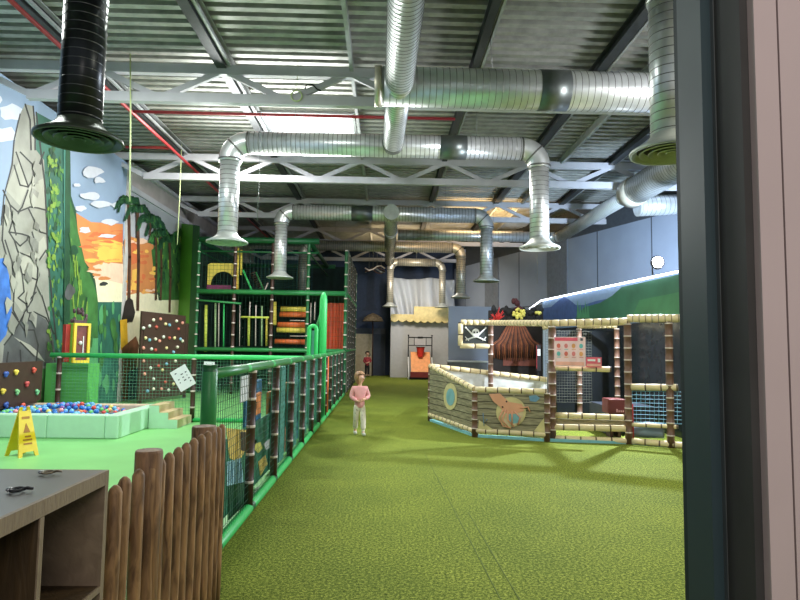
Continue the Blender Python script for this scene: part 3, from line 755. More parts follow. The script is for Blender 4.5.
board(7.98, 8.6, 0.4, 0.98, mat('panel_peach', (236, 150, 106), 0.5), 'activity_panel', 'peach activity panel with green square behind the fourth bay', [(8.1, 8.35, 0.6, 0.72, M_gtube, 'green_square')])
board(9.1, 9.7, 0.35, 0.95, mat('panel_light_blue', (90, 150, 180), 0.5), 'activity_panel', 'light blue activity panel with yellow knob farther along the barrier', [(9.3, 9.5, 0.62, 0.78, M_yellow, 'yellow_knob')])

# cross barrier with square net
YC = 11.45
t = thing('cross_barrier', 'green topped cross barrier with square netting behind the ball pit', 'barrier', (-3.6, YC, 0))
zl = atY(60, 354.5, YC).z; xl = atY(51, 354, YC).x
MB().tube((xl, YC, 1.225), (XB - 0.04, YC, 1.225), 0.045, M_gtube_l, 14).build('top_rail', t)
for px_ in (58, 193):
    p = atY(px_, 390, YC); padded(MB(), (p.x, YC, 0.0), (p.x, YC, 1.2), 0.045, M_brown, M_tie, 0.3, 12, -0.0025).build('post', t)
xq = atY(193, 390, YC).x
MB().tube((xq, YC, 0.05), (XB - 0.04, YC, 0.05), 0.04, M_gtube_l, 12).build('bottom_rail', t)
MB().net((xl + 0.05, YC, 0.1), (XB - 0.1 - xl, 0, 0), (0, 0, 1.1), 0.062, 0.062, 0.0026, mat('pale_teal_net', (96, 160, 130), 0.7)).build('net', t)
# papers
def paper(px_, py_, w_, h_, rot, y, lab, face=False):
    p = atY(px_, py_, y); o = thing('paper_notice', lab, 'notice', (p.x, y, p.z))
    c = V((p.x, y, p.z)); R = Matrix.Rotation(rot, 4, 'Y')
    T = Matrix.Translation(c) @ R
    MB().box((-w_/2, -0.003, -h_/2), (w_/2, 0.0, h_/2), M_paper, T).build('sheet', o)
    k = MB()
    for i in range(5):
        for j in range(3):
            if random.random() < 0.75:
                x = -w_ * 0.3 + j * w_ * 0.28; z = h_ * 0.3 - i * h_ * 0.15
                k.box((x, -0.006, z), (x + w_ * random.uniform(0.05, 0.16), -0.003, z + h_ * 0.05), mat('print_grey', (90, 90, 100), 0.6), T)
    k.build('printed_marks', o)
paper(183, 378, 0.32, 0.42, math.radians(-32), YC - 0.05, 'tilted white paper notice hung on the cross barrier netting')
paper(209, 367, 0.2, 0.2, math.radians(3), YC - 0.05, 'small white notice with a round print just left of the green end post')
p = atX(250, 382, XB - 0.03)
o = tag(MB().box((XB - 0.025, 5.05, 1.0), (XB - 0.02, 5.65, 1.22), M_paper).build('paper_notice', origin=(XB - 0.02, 5.3, 1.1)), 'blank white sheet behind the first brown barrier post', 'notice')

# green rounded entrance posts at the junction
t = thing('entrance_post', 'tall rounded light green padded post at the barrier junction', 'padded post', (-1.3, 11.9, 0))
p = atY(322.5, 350, 11.9)
MB().path([(p.x, 11.9, 0), (p.x, 11.9, 2.35), (p.x, 11.9, 2.45), (p.x, 11.9, 2.52)], [0.075, 0.075, 0.06, 0.02], M_gtube_l, 16).build('padded_tube', t)
MB().path([(p.x - 0.1, 11.95, 1.2), (p.x - 0.1, 11.95, 1.9), (p.x - 0.03, 11.95, 2.2)], [0.04, 0.04, 0.02], M_gtube, 12).build('side_tube', t)
t = thing('entrance_arch', 'low light green padded arch beside the tall rounded post', 'padded arch', (-1.45, 11.85, 0))
c = atY(313, 330, 11.85); P = []
for i in range(9):
    a = PI - PI * i / 8; P.append((c.x + 0.07 * math.cos(a), 11.85, 1.78 + 0.07 * math.sin(a)))
MB().path([(c.x - 0.07, 11.85, 0)] + P + [(c.x + 0.07, 11.85, 0)], 0.042, M_gtube_l, 12).build('arch_tube', t)
MB().box((c.x - 0.05, 11.87, 0), (c.x + 0.05, 11.9, 1.76), mat('teal_slat', (96, 168, 152), 0.5)).build('teal_infill', t)
p = atY(331.5, 350, 11.9)
tag(MB().tube((XB + 0.0, 12.5, 0.1), (XB, 12.5, 1.24), 0.03, M_orange, 10).build('orange_post', origin=(XB, 12.5, 0)), 'slim orange post in the barrier just past the green arch', 'post')

# ---- ball pit
t = thing('ball_pit', 'pale mint padded ball pit against the mural wall', 'ball pit', (-5.0, 10.1, 0))
M_mint = mat('mint_pad', (186, 226, 196), 0.4, var=0.04)
M_mint2 = mat('sand_pad', (196, 178, 138), 0.45, var=0.08)
PX0, PX1, PY0, PY1, PH = -6.45, atZ(117, 440, 0).x, atZ(117, 440, 0).y, 11.15, 0.37
seam = atY(46, 430, PY0).x
MB().box((PX0, PY0, 0.012), (seam, PY0 + 0.2, PH), M_mint).build('front_pad', t, bevel=0.02)
MB().box((seam + 0.004, PY0, 0.012), (PX1 - 0.2, PY0 + 0.2, PH), M_mint).build('front_pad', t, bevel=0.02)
k = MB().box((PX1 - 0.2 + 0.003, PY0, 0.012), (PX1, PY1, PH), M_mint); k.build('side_pad', t, bevel=0.02)
MB().box((PX0, PY1 - 0.2, 0.012), (PX1 - 0.2, PY1, PH), mat('peach_pad', (214, 190, 164), 0.45)).build('back_pad', t, bevel=0.02)
MB().box((PX0, PY0 + 0.203, 0.012), (PX1 - 0.203, PY1 - 0.203, 0.22), mat('pit_base', (60, 100, 140), 0.5)).build('base_mat', t)
bc = {'blue': ((50, 120, 200), 66), 'light blue': ((110, 180, 220), 50), 'green': ((110, 196, 110), 11), 'red': ((214, 76, 66), 8), 'orange': ((226, 134, 76), 8), 'purple': ((130, 90, 160), 7), 'pink': ((232, 150, 156), 7), 'yellow': ((226, 214, 110), 4)}
protos = {}
cols = []
for nme, (cc, n) in bc.items(): cols += [nme] * n
random.shuffle(cols)
placed = []
for nme in cols:
    for tr in range(60):
        u = random.random(); x = PX0 + 0.15 + random.random() * (PX1 - 0.5 - PX0); y = PY0 + 0.26 + (PY1 - PY0 - 0.52) * random.random()
        hz = 0.33 + 0.09 * math.exp(-((x + 5.35) ** 2) / 0.35 - ((y - 10.3) ** 2) / 0.6) - 0.12 * max(0, (x + 4.95))
        z = hz + random.uniform(-0.03, 0.01)
        if all((x - a) ** 2 + (y - b) ** 2 + (z - c_) ** 2 > 0.0056 for a, b, c_ in placed): break
    placed.append((x, y, z))
    if nme not in protos:
        mb = MB().ball((0, 0, 0), 0.037, mat('ball_' + nme.replace(' ', '_'), bc[nme][0], 0.3, var=0.03), 14, 10)
        b_ = mb.build('plastic_ball'); protos[nme] = b_
    else:
        b_ = protos[nme].copy(); C.objects.link(b_)
    b_.location = (x, y, z)
    tag(b_, nme + ' plastic ball in the mint ball pit', 'ball', nme + ' balls in the ball pit')
# foam steps
t = thing('foam_steps', 'pale mint foam steps with sand treads at the right of the ball pit', 'steps', (-3.9, 10.9, 0))
fy = 10.55
z3 = [0.40, 0.28, 0.16]
xs = [-4.03, -3.86, -3.70, -3.54]
for i in range(3):
    k = MB().box((xs[i], fy, 0.012), (xs[i + 1], fy + 0.75, z3[i]), M_mint)
    k.box((xs[i], fy, z3[i]), (xs[i + 1], fy + 0.75, z3[i] + 0.006), M_mint2)
    k.box((xs[i + 1], fy, 0.02 if i == 2 else z3[i + 1] + 0.006), (xs[i + 1] + 0.003, fy + 0.75, z3[i]), M_mint2)
    k.build('step', t)

# ---- yellow floor sign
t = thing('floor_sign', 'yellow folding wet floor caution sign standing before the ball pit', 'caution sign', (-4.75, 7.75, 0))
c = atZ(17, 457, 0.012) + V((0, 0.1, -0.012))
def leaf(sgn, rotz):
    T = Matrix.Translation(c + V((0, 0, 0.0))) @ Matrix.Rotation(rotz, 4, 'Z')
    k = MB(); h = 0.62; sp = 0.15
    def q(u, v, d): return T @ V((u, sgn * (sp * (1 - v / h)) + d * sgn, v + 0.012))
    pts = [(-0.13, 0), (-0.085, 0), (-0.07, 0.06), (0.07, 0.06), (0.085, 0), (0.13, 0), (0.075, 0.58), (0.05, h), (0.03, h), (0.03, 0.57), (-0.03, 0.57), (-0.03, h), (-0.05, h), (-0.075, 0.58)]
    P = [q(u, v, 0) for u, v in pts]; d = (T.to_3x3() @ V((0, -sgn * 0.02, 0)))
    k.prism(P, d, M_yellow); o = k.build('sign_leaf', t)
    g = MB(); mk = mat('caution_print', (168, 110, 20), 0.5)
    for (u0, u1, v0, v1) in ((-0.05, 0.05, 0.47, 0.5), (-0.06, 0.06, 0.2, 0.22), (-0.055, 0.055, 0.15, 0.17), (-0.05, 0.03, 0.24, 0.26)):
        g.prism([q(u0, v0, 0.001), q(u1, v0, 0.001), q(u1, v1, 0.001), q(u0, v1, 0.001)], (T.to_3x3() @ V((0, sgn * 0.002, 0))), mk)
    g.prism([q(-0.045, 0.3, 0.001), q(0.045, 0.3, 0.001), q(0, 0.42, 0.001)], (T.to_3x3() @ V((0, sgn * 0.002, 0))), mk)
    g.build('printed_warning', o)
leaf(-1, math.radians(-118)); leaf(1, math.radians(-118))

# ---- climbing boards
M_board = mat('dark_brown_board', (66, 46, 36), 0.55, var=0.1)
def hold(mb, c, r, mt, ax='X'):
    c = V(c)
    for j in range(3):
        a = 2.1 * j + random.random()
        off = V((0, math.cos(a), math.sin(a))) * r * 0.45 if ax == 'X' else V((math.cos(a), 0, math.sin(a))) * r * 0.45
        mb.ball(c + off, (r * 0.5, r * 0.62, r * 0.62) if ax == 'X' else (r * 0.62, r * 0.5, r * 0.62), mt, 8, 6)
HC = [((58, 92, 170)), ((232, 206, 80)), ((222, 92, 72)), ((196, 80, 76)), ((130, 196, 130)), ((120, 200, 140))]
XD = XW + 0.3
t = thing('climbing_board', 'dark brown climbing board with large coloured holds at the left edge', 'climbing board', (XD, 9.8, 0.8))
ya = 8.6; yb = atX(42, 380, XD).y
MB().box((XD - 0.05, ya, 0.42), (XD, yb, 1.12), M_board).build('board', t)
MB().box((XW + 0.3 - 0.01, ya + 0.2, 0.375), (XD - 0.05 + 0.03, yb - 0.1, 0.42), M_board).build('foot_batten', t)
for (px_, py_, ci) in ((5, 374, 0), (15, 372, 1), (33, 370, 2), (26, 384, 3), (2, 391, 1), (16, 392, 4), (36, 392, 5), (5, 405, 0), (22, 406, 2)):
    p = atX(px_, py_, XD); cc = HC[ci]; k = MB(); hold(k, (XD + 0.02, p.y, p.z), 0.055, mat('hold_%d' % ci, cc, 0.4)); o = k.build('climbing_hold', t)
    o['label'] = {0: 'blue', 1: 'yellow', 2: 'coral', 3: 'dark red', 4: 'green', 5: 'mint'}[ci] + ' climbing hold'
t = thing('climbing_board', 'dark brown climbing board with many small pale holds near the palm mural', 'climbing board', (XW + 0.2, 16, 1.2))
pa = atX(140, 350, XW + 0.1); ya = pa.y; pb = atX(186, 350, XW + 0.1); yb = 17.2
YA, XA = 14.75, XW + 0.05
# board stands turned towards the camera
a3 = atY(140.5, 350, 14.6); b3 = atY(184.5, 350, 16.2)
A3 = V((a3.x, 14.6, 0.1)); B3 = V((b3.x, 16.2, 0.1)); dd = (B3 - A3); nn = V((dd.y, -dd.x, 0)).normalized()
MB().prism([A3, B3, B3 + V((0, 0, 2.1)), A3 + V((0, 0, 2.13))], -nn * 0.05, M_board).build('board', t)
pale = [(228, 222, 196), (222, 150, 130), (210, 214, 200), (190, 84, 70), (226, 210, 150), (120, 170, 190)]
hp = [(153,320),(160,319),(149,326),(156,327),(165,324),(169,325),(176,321),(182,323),(143,328),(178,329),(145,338),(149,340),(155,339),(159,341),(163,337),(169,338),(174,338),(180,339),(182,341),(143,348),(151,349),(155,350),(166,348),(173,352),(177,347),(143,361),(150,368),(158,366),(162,370),(166,364),(175,361),(144,374),(153,379),(165,382),(173,384),(147,391),(153,389),(161,389),(168,390),(178,372)]
for i, (px_, py_) in enumerate(hp):
    d = ray(px_, py_); s_ = (A3 - CAM).dot(nn) / d.dot(nn); p = CAM + d * s_
    if p.z > 2.2 or p.z < 0.15: continue
    k = MB(); cc = pale[i % 6]
    k.ball(p + nn * 0.015, (0.042, 0.042, 0.042), mat('small_hold_%d' % (i % 6), cc, 0.4), 8, 6); k.build('climbing_hold', t)
for q in (A3, B3): MB().box((q.x - 0.04, q.y + 0.06, 0.012), (q.x + 0.04, q.y + 0.16, 2.0), M_board).build('support_leg', t)

# ---- yellow framed game box on green plinth
t = thing('game_cabinet', 'yellow and lime framed game box on a green plinth before the rock mural', 'game box', (-5.2, 12.7, 0))
gc = atY(78, 343, 11.9); zt = atY(78, 323, 11.75).z; zb = atY(78, 363, 11.75).z
T = Matrix.Translation((gc.x, gc.y, 0)) @ Matrix.Rotation(math.radians(54), 4, 'Z')
w2, d2 = 0.16, 0.10; f = 0.05
MB().box((-w2, -d2, zb), (w2, d2, zt), mat('lime_side', (130, 200, 70), 0.5), T).build('casing', t, bevel=0.01)
k = MB()
for a_, b_ in (((-w2, zb), (-w2 + f, zt)), ((w2 - f, zb), (w2, zt)), ((-w2 + f, zt - f), (w2 - f, zt)), ((-w2 + f, zb), (w2 - f, zb + f))):
    k.box((a_[0], -d2 - 0.05, a_[1]), (b_[0], -d2, b_[1]), M_yellow, T)
k.build('yellow_frame', t)
MB().box((-w2 + f, -d2 - 0.015, zb + f), (w2 - f, -d2 - 0.001, zt - f), mat('red_brown_panel', (116, 54, 44), 0.5, var=0.3, scale=14), T).build('display', t)
k = MB(); k.ball(T @ V((-0.02, -d2 - 0.03, (zt + zb) / 2)), (0.035, 0.03, 0.04), M_white); k.box((0.03, -d2 - 0.03, zb + 0.15), (0.045, -d2 - 0.015, zt - 0.25), M_white, T); k.build('dial', t)
MB().box((-w2 - 0.09, -0.02, zb + 0.02), (-w2 - 0.005, d2, zt - 0.03), mat('red_side_box', (190, 60, 52), 0.5), T).build('red_side_box', t)
pl0 = atY(46, 366, 11.7).x
MB().box((max(pl0, XW + 0.03), 11.7, 0.012), (gc.x + 0.32, 12.15, zb - 0.01), mat('green_plinth', (92, 176, 90), 0.5, var=0.06)).build('plinth', t)
k = MB()
for i in range(16):
    k.ball(T @ V((random.uniform(-0.14, 0.14), random.uniform(-0.05, 0.05), zt + 0.03 + random.uniform(0, 0.26))), (0.03, 0.03, 0.05), mat('mauve_coral', (82, 60, 66), 0.6, var=0.3), 8, 6)
k.box((-0.12, -0.06, zt), (0.12, 0.06, zt + 0.06), mat('mauve_coral', (82, 60, 66), 0.6, var=0.3), T); k.build('coral_ornament', t)

# ================================================================== SOFT PLAY FRAME (left rear)
YF = 17.8; XL_, XR_ = -5.5, -1.32
t = thing('soft_play_frame', 'tall green netted multi level soft play frame at the left rear', 'play frame', (-3.4, YF, 0))
Z2, Z1, Z3 = 3.0, 1.3, 4.55
px_posts = [196, 233, 271, 307, 345]
xp = [atY(p_, 330, YF).x for p_ in px_posts]
DEP = 5.9
for i, x in enumerate(xp):
    for yy in (YF, YF + DEP):
        padded(MB(), (x, yy, 0), (x, yy, Z3 if i < 4 else Z2 + 1.3), 0.05 if yy == YF else 0.045, M_brown if i in (1, 2) else M_gtube_d, M_tie, 0.35, 10, -0.003).build('post', t)
for z, r, m_ in ((Z1, 0.06, M_gtube), (Z2, 0.075, M_gtube), (Z3, 0.09, M_gtube_d), (Z3 - 0.35, 0.03, M_gtube_d)):
    for yy in (YF, YF + DEP): MB().tube((xp[0], yy, z), (xp[-1] if z < 4 else xp[-2] + 0.3, yy, z), r, m_, 12).build('cross_beam', t)
    for x in (xp[0], xp[-2] if z > 4 else xp[-1]): MB().tube((x, YF, z), (x, YF + DEP, z), r * 0.8, m_, 10).build('side_beam', t)
for z in (Z1 - 0.02, Z2 - 0.02): MB().box((xp[0], YF + 0.08, z - 0.05), (xp[-1], YF + DEP, z), mat('deck_pad', (28, 60, 46), 0.6)).build('platform', t)
MB().box((xp[0], YF + DEP - 0.05, 0.02), (xp[-1], YF + DEP, Z3), mat('dark_green_curtain', (14, 40, 30), 0.8, var=0.4, scale=3)).build('back_screen', t)
MB().box((xp[0] - 0.05, YF + 0.1, 0.02), (xp[0] - 0.03, YF + DEP, Z3), mat('dark_green_curtain', (14, 40, 30), 0.8)).build('side_screen', t)
k = MB(); k.net((xp[0], YF + 0.02, Z2), (xp[-2] - xp[0], 0, 0), (0, 0, Z3 - Z2), 0.11, 0.11, 0.004, M_netd); k.net((xp[0], YF + 0.9, Z2), (xp[-2] - xp[0], 0, 0), (0, 0, Z3 - Z2), 0.12, 0.12, 0.004, mat('blue_green_net', (24, 74, 78), 0.7)); k.build('upper_net', t)
k = MB(); k.net((xp[0], YF + 0.02, 0.05), (xp[-1] - xp[0], 0, 0), (0, 0, Z2 - 0.1), 0.11, 0.11, 0.003, M_netd); k.build('lower_net', t)
k = MB(); k.net((xp[-1] + 0.03, YF, 0.05), (0, DEP, 0), (0, 0, 4.3), 0.10, 0.10, 0.005, M_netk); k.build('side_net', t)
for yy in (18.9, 20.0, 21.1, 22.2): padded(MB(), (xp[-1], yy, 0), (xp[-1], yy, 4.3), 0.045, M_brown, M_tie, 0.2, 8, -0.006).build('side_post', t)
def F(px_, py_, y=YF - 0.1): return atY(px_, py_, y)
# yellow panel with round opening
yq = YF + 0.35
a = F(208, 263, yq); b = F(232, 285, yq); c = F(223, 279, yq); r = 0.37
k = MB(); N = 24
out = []
for i in range(N + 1):
    an = PI * i / N; out.append((an, V((c.x - r * math.cos(an), yq, b.z + r * 1.1 * math.sin(an)))))
prev = None
for an, q in out:
    d = V((-math.cos(an), 0, math.sin(an)))
    sx = ((a.x - c.x) / d.x) if d.x < -1e-6 else ((b.x + 0.05 - c.x) / d.x if d.x > 1e-6 else 1e9)
    sz = (a.z - b.z) / d.z if d.z > 1e-6 else 1e9
    s_ = min(sx, sz); e = V((c.x, yq, b.z)) + d * s_
    if prev: k.prism([prev[0], q, e, prev[1]], (0, 0.05, 0), M_yel2)
    prev = (q, e)
k.build('yellow_arch_panel', t)
a2 = F(207, 285, yq); b2 = F(231, 292, yq); MB().box((a2.x, yq - 0.02, b2.z), (b2.x, yq + 0.06, a2.z), M_magenta).build('magenta_panel', t)
for (p0_, q0_, p1_, q1_, r, m_) in ((238, 248, 237.5, 290, 0.04, M_yel2), (241.5, 250, 241, 275, 0.035, M_yel2), (236, 272, 236, 292, 0.06, mat('amber_foam', (224, 168, 56), 0.45)), (243, 270, 252, 291, 0.03, M_gtube_l), (256, 272, 264, 291, 0.022, M_gtube), (268, 283, 264, 292, 0.02, M_tie)):
    MB().tube(F(p0_, q0_, YF + 0.2), F(p1_, q1_, YF + 0.2), r, m_, 10).build('bumper_tube', t)
k = MB()
for i in range(9):
    k.tube(F(250 + i * 1.2, 274 + i * 2.1, YF + 0.5), F(256 + i * 1.2, 272 + i * 2.1, YF + 0.5), 0.02, M_brown, 6)
k.build('rope_ladder', t)
for (px_, y0_, y1_, r, m_) in ((206, 305, 352, 0.045, mat('lime_yellow_foam', (196, 206, 84), 0.45)), (215.5, 303, 352, 0.028, mat('pale_green_foam', (150, 180, 130), 0.45)), (219, 303, 347, 0.018, M_tie), (224, 304, 347, 0.022, M_gtube_l),
        (249, 317, 346, 0.035, mat('lime_yellow_foam', (196, 206, 84), 0.45)), (250, 302, 317, 0.02, M_tie), (256, 305, 346, 0.018, M_tie), (262, 306, 346, 0.024, mat('pale_green_foam', (150, 180, 130), 0.45)), (267, 317, 346, 0.035, M_yel2), (240, 305, 346, 0.012, M_tie), (311, 303, 323, 0.015, M_tie), (315, 302, 320, 0.015, M_tie)):
    a = F(px_, y0_, YF + 0.15); b = F(px_ - 0.5, y1_, YF + 0.15); MB().tube(a, b, r, m_, 10).build('vertical_bumper', t)
MB().tube(F(241, 317), F(269, 317.5), 0.03, mat('lime_yellow_foam', (196, 206, 84), 0.45), 10).build('lime_rail', t)
MB().tube(F(197, 300), F(241, 303.5), 0.03, M_gtube, 10).build('upper_rail', t)
MB().tube(F(274, 302, YF + 0.2), F(274, 325, YF + 0.2), 0.075, M_yel2, 14).build('punch_roll', t)
for (x0, x1, y0, m_) in ((281, 309, 309, M_yel2), (280, 308, 314.5, M_orange), (278, 305, 324.5, M_orange), (277, 305, 330, M_yel2), (275, 305, 341.5, M_orange)):
    a = F(x0, y0, YF + 0.3); b = F(x1, y0, YF + 0.3); MB().tube((a.x, a.y, a.z), (b.x, b.y, a.z), 0.078, m_, 14).build('foam_roller', t)
for y0 in (320.5, 336): 
    a = F(290, y0, YF + 0.3); b = F(305, y0, YF + 0.3); MB().tube((a.x, a.y, a.z), (b.x, b.y, a.z), 0.018, M_tie, 6).build('roller_axle', t)
# orange curtain
k = MB(); a = F(327, 303, YF + 0.3); b = F(344, 354, YF + 0.3); n_ = 30; base = len(k.v)
for i in range(n_ + 1):
    x = a.x + (b.x - a.x) * i / n_; yy = YF + 0.3 + 0.035 * math.sin(i * 0.85) + 0.02 * math.sin(i * 2.1)
    for (zz) in (b.z, a.z): k.v += [V((x, yy, zz)), V((x, yy + 0.02, zz))]
for i in range(n_):
    q = base + 4 * i; m_ = mat('rust_orange_fabric', (176, 66, 28), 0.6, var=0.25, scale=4)
    k.face([q, q + 4, q + 6, q + 2], m_, True); k.face([q + 1, q + 5, q + 7, q + 3], m_, True)
k.build('orange_curtain', t)
# ================================================================== BACK: drapes, awning, basketball game, parasol
t = thing('draped_fabric', 'white draped cloth hanging high over the beige scalloped awning', 'cloth', (1.6, 27.8, 3.5))
k = MB(); a = atY(391, 277, 28.4); b = atY(454, 314.5, 28.4); b.z = 2.76; nx, nz = 60, 16; base = len(k.v)
swag = lambda u: abs(math.sin(u * PI * 1.55 + 0.05))
for i in range(nx + 1):
    u = i / nx
    for j in range(nz + 1):
        v = j / nz; z = a.z + (b.z - a.z) * v - 0.10 * swag(u) * (1 - v)
        ph = u * 30 + (u - 0.52) * 16 * v * math.copysign(1, 0.52 - u)
        yy = 28.35 + 0.13 * math.sin(ph) * (0.5 + v) - 0.1 * math.sin(v * PI)
        k.v.append(V((a.x + (b.x - a.x) * u, yy, z)))
M_cloth = mat('white_cloth', (206, 210, 216), 0.7, var=0.03)
for i in range(nx):
    for j in range(nz):
        q = base + i * (nz + 1) + j; k.face([q, q + nz + 1, q + nz + 2, q + 1], M_cloth, True)
o = k.build('cloth_panel', t); sd = o.modifiers.new('thickness', 'SOLIDIFY'); sd.thickness = 0.01
t = thing('awning', 'beige scalloped awning along the top of the pale back kiosk', 'awning', (1.6, 27.7, 2.9))
M_awn = mat('beige_awning', (236, 214, 150), 0.6, var=0.12, scale=6)
def scal(x0, x1, zt, zb, y, nsc):
    pts = [(x0, y, zt), (x1, y, zt)]
    N = nsc * 8
    for i in range(N + 1):
        u = 1 - i / N; pts.append((x0 + (x1 - x0) * u, y, zb - 0.09 * abs(math.sin(u * nsc * PI))))
    return pts
a = atY(391, 314, 27.72); m_ = atY(414, 314, 27.72); b = atY(449, 307, 27.72)
MB().prism(scal(a.x, m_.x, a.z, atY(400, 320, 27.72).z, 27.72, 3), (0, 0.28, 0), M_awn).build('low_valance', t)
MB().prism(scal(m_.x, b.x, b.z, atY(430, 321, 27.7).z, 27.68, 5), (0, 0.32, 0), M_awn).build('tall_valance', t)

t = thing('basketball_game', 'black framed basketball game with orange ramp and red net at the back', 'basketball game', (1.55, 27.5, 0))
yb0 = 27.3; a = atY(408.5, 336, yb0); b = atY(432, 336, yb0); zt = a.z
for x in (a.x, b.x):
    MB().tube((x, yb0, 0.0), (x, yb0, zt), 0.025, M_black, 8).build('upright', t)
    MB().tube((x, yb0 - 0.9, 0.03), (x, yb0 + 0.3, 0.03), 0.03, M_white, 8).build('foot_bar', t)
    MB().tube((x, yb0 - 0.9, 0.06), (x, yb0, 0.95), 0.03, M_white, 8).build('side_bar', t)
    MB().ball((x, yb0, zt + 0.03), 0.04, M_black).build('finial', t)
MB().tube((a.x, yb0, zt - 0.06), (b.x, yb0, zt - 0.06), 0.025, M_black, 8).build('top_bar', t)
MB().tube((a.x, yb0, zt - 0.42), (b.x, yb0, zt - 0.42), 0.02, M_black, 8).build('lower_bar', t)
MB().box(((a.x + b.x) / 2 - 0.25, yb0 - 0.01, zt - 0.42), ((a.x + b.x) / 2 + 0.25, yb0 + 0.01, zt - 0.06), M_wallB).build('backboard', t)
MB().box(((a.x + b.x) / 2 - 0.12, yb0 - 0.03, zt - 0.10), ((a.x + b.x) / 2 + 0.12, yb0 - 0.012, zt - 0.02), M_black).build('score_display', t)
for s_ in (-1, 1): MB().tube(((a.x + b.x) / 2 + s_ * 0.27, yb0, zt - 0.42), ((a.x + b.x) / 2 + s_ * 0.27, yb0, zt - 0.06), 0.015, M_black, 6).build('divider', t)
ramp = [(a.x + 0.1, yb0 - 0.95, 0.32), (b.x - 0.1, yb0 - 0.95, 0.32), (b.x - 0.1, yb0 - 0.05, 1.2), (a.x + 0.1, yb0 - 0.05, 1.2)]
MB().prism(ramp, (0, 0.03, -0.03), mat('peach_orange_fabric', (240, 160, 100), 0.6)).build('ramp', t)
cx = (a.x + b.x) / 2
MB().path([(cx + 0.2 * math.cos(i * PI / 8), yb0 - 0.32 + 0.2 * math.sin(i * PI / 8), 1.42) for i in range(17)], 0.015, M_black, 6, False).build('hoop', t)
k = MB().lathe((cx, yb0 - 0.32, 0.98), [(0.12, 0), (0.14, 0.15), (0.19, 0.44)], mat('red_net', (214, 50, 38), 0.6), 16); k.build('net', t)
MB().box((a.x + 0.06, yb0 - 0.98, 0.10), (b.x - 0.06, yb0 - 0.95, 0.34), mat('dark_red_panel', (128, 44, 44), 0.5)).build('front_panel', t)
MB().box((a.x + 0.02, yb0 - 0.95, 0.02), (b.x - 0.02, yb0 - 0.1, 0.1), M_black).build('base', t)

t = thing('straw_parasol', 'dim brown straw parasol standing in the dark rear corner', 'parasol', (-0.6, 29.0, 0))
c = atY(373, 318, 28.9)
MB().lathe((c.x, 28.9, c.z), [(0.85 * 0.6, -0.16), (0.42, 0.02), (0.25, 0.14), (0.02, 0.24)], mat('straw', (120, 104, 80), 0.8, var=0.3, scale=12), 20).build('canopy', t)
MB().tube((c.x, 28.9, 0), (c.x, 28.9, c.z + 0.2), 0.03, M_brown, 8).build('pole', t)
t = thing('cable_bundle', 'bundled cables and pipes under the rearmost truss above the dark corner', 'cables', (-0.6, 28.0, 5.0))
for i in range(4):
    P = [atY(365 + j * 4, 268 + 2.5 * math.sin(j * 1.3 + i) + i * 1.1, 27.9 + i * 0.05) for j in range(6)]
    MB().path(P, 0.035, random.choice([M_steel, M_brown, M_tie]), 7).build('cable', t)
    MB().tube(P[1 + i], (P[1 + i].x, P[1 + i].y, ZD), 0.008, M_steel, 5).build('hanger_rod', t)

# grey partition block right of the kiosk
g1 = MB(); yp = 22.0; a = atY(449, 362, yp); b = atY(487, 362, yp)
g1.box((a.x, yp, 0), (b.x, yp + 0.6, a.z), mat('mid_grey_block', (120, 122, 126), 0.6))
t = thing('grey_counter', 'grey painted counter block with white ledge behind the pirate flag', 'counter', (2.8, 22.3, 0))
g1.build('body', t); MB().box((a.x - 0.05, yp - 0.05, a.z), (b.x + 0.05, yp + 0.65, a.z + 0.05), M_white).build('ledge', t)
struct(MB().box((a.x + 0.05, yp + 0.7, 0), (b.x + 0.4, yp + 0.8, 3.0), M_wallR), 'wall_partition')
p = atY(452, 353, 21.8)
t = thing('fire_extinguisher', 'small red fire extinguisher at the edge of the kiosk wall', 'fire extinguisher', (p.x, 27.9, 0.9))
p = atY(452, 350, 27.9)
MB().lathe((p.x, 27.9, p.z - 0.35), [(0.0, 0), (0.1, 0), (0.1, 0.5), (0.05, 0.6), (0.03, 0.66)], mat('red_cylinder', (190, 50, 44), 0.4), 14).build('cylinder', t)
MB().box((p.x - 0.05, 27.86, p.z + 0.3), (p.x + 0.06, 27.9, p.z + 0.38), M_black).build('valve_handle', t)
MB().box((p.x - 0.04, 27.95, p.z - 0.3), (p.x + 0.04, 28.04, p.z + 0.2), M_black).build('bracket', t)

# ================================================================== RIGHT: painted partition with LED, cave backdrop
P0 = V((4.5, 17.0, 0)); P1 = V((5.2, 8.3, 0)); HM = 2.82
dM = (P1 - P0).normalized(); nM = V((dM.y, -dM.x, 0)).normalized()
if nM.x > 0: nM = -nM
t = thing('mural_partition', 'painted partition with blue mountains and green hills over a dark lower half', 'painted partition', (4.8, 13, 0))
def mp(px_, py_):
    d = ray(px_, py_); s_ = (P0 - CAM).dot(nM) / d.dot(nM); return CAM + d * s_
k = MB()
k.prism([P0, P1, P1 + V((0, 0, 2.0)), P0 + V((0, 0, 2.0))], -nM * 0.1, mat('dark_slate_panel', (44, 52, 60), 0.25, var=0.1))
k.prism([P0 + V((0, 0, 2.0)), P1 + V((0, 0, 2.0)), P1 + V((0, 0, HM)), P0 + V((0, 0, HM))], -nM * 0.1, mat('pm_sky', (120, 146, 184), 0.6, var=0.05))
k.build('panel', t)
def pm(pts, mt, nm, lay):
    P = [mp(*q) + nM * (0.002 * lay) for q in pts]
    P = [V((q.x, q.y, min(max(q.z, 2.0), HM - 0.01))) for q in P]
    MB().prism(P, nM * 0.002, mt).build(nm, t)
pm([(543, 322), (543, 308), (551, 307), (558, 301), (564, 296), (570, 300), (576, 305), (584, 305), (596, 301), (606, 299), (606, 322)], mat('pm_mount', (66, 92, 150), 0.6, var=0.2), 'mountain_paint', 1)
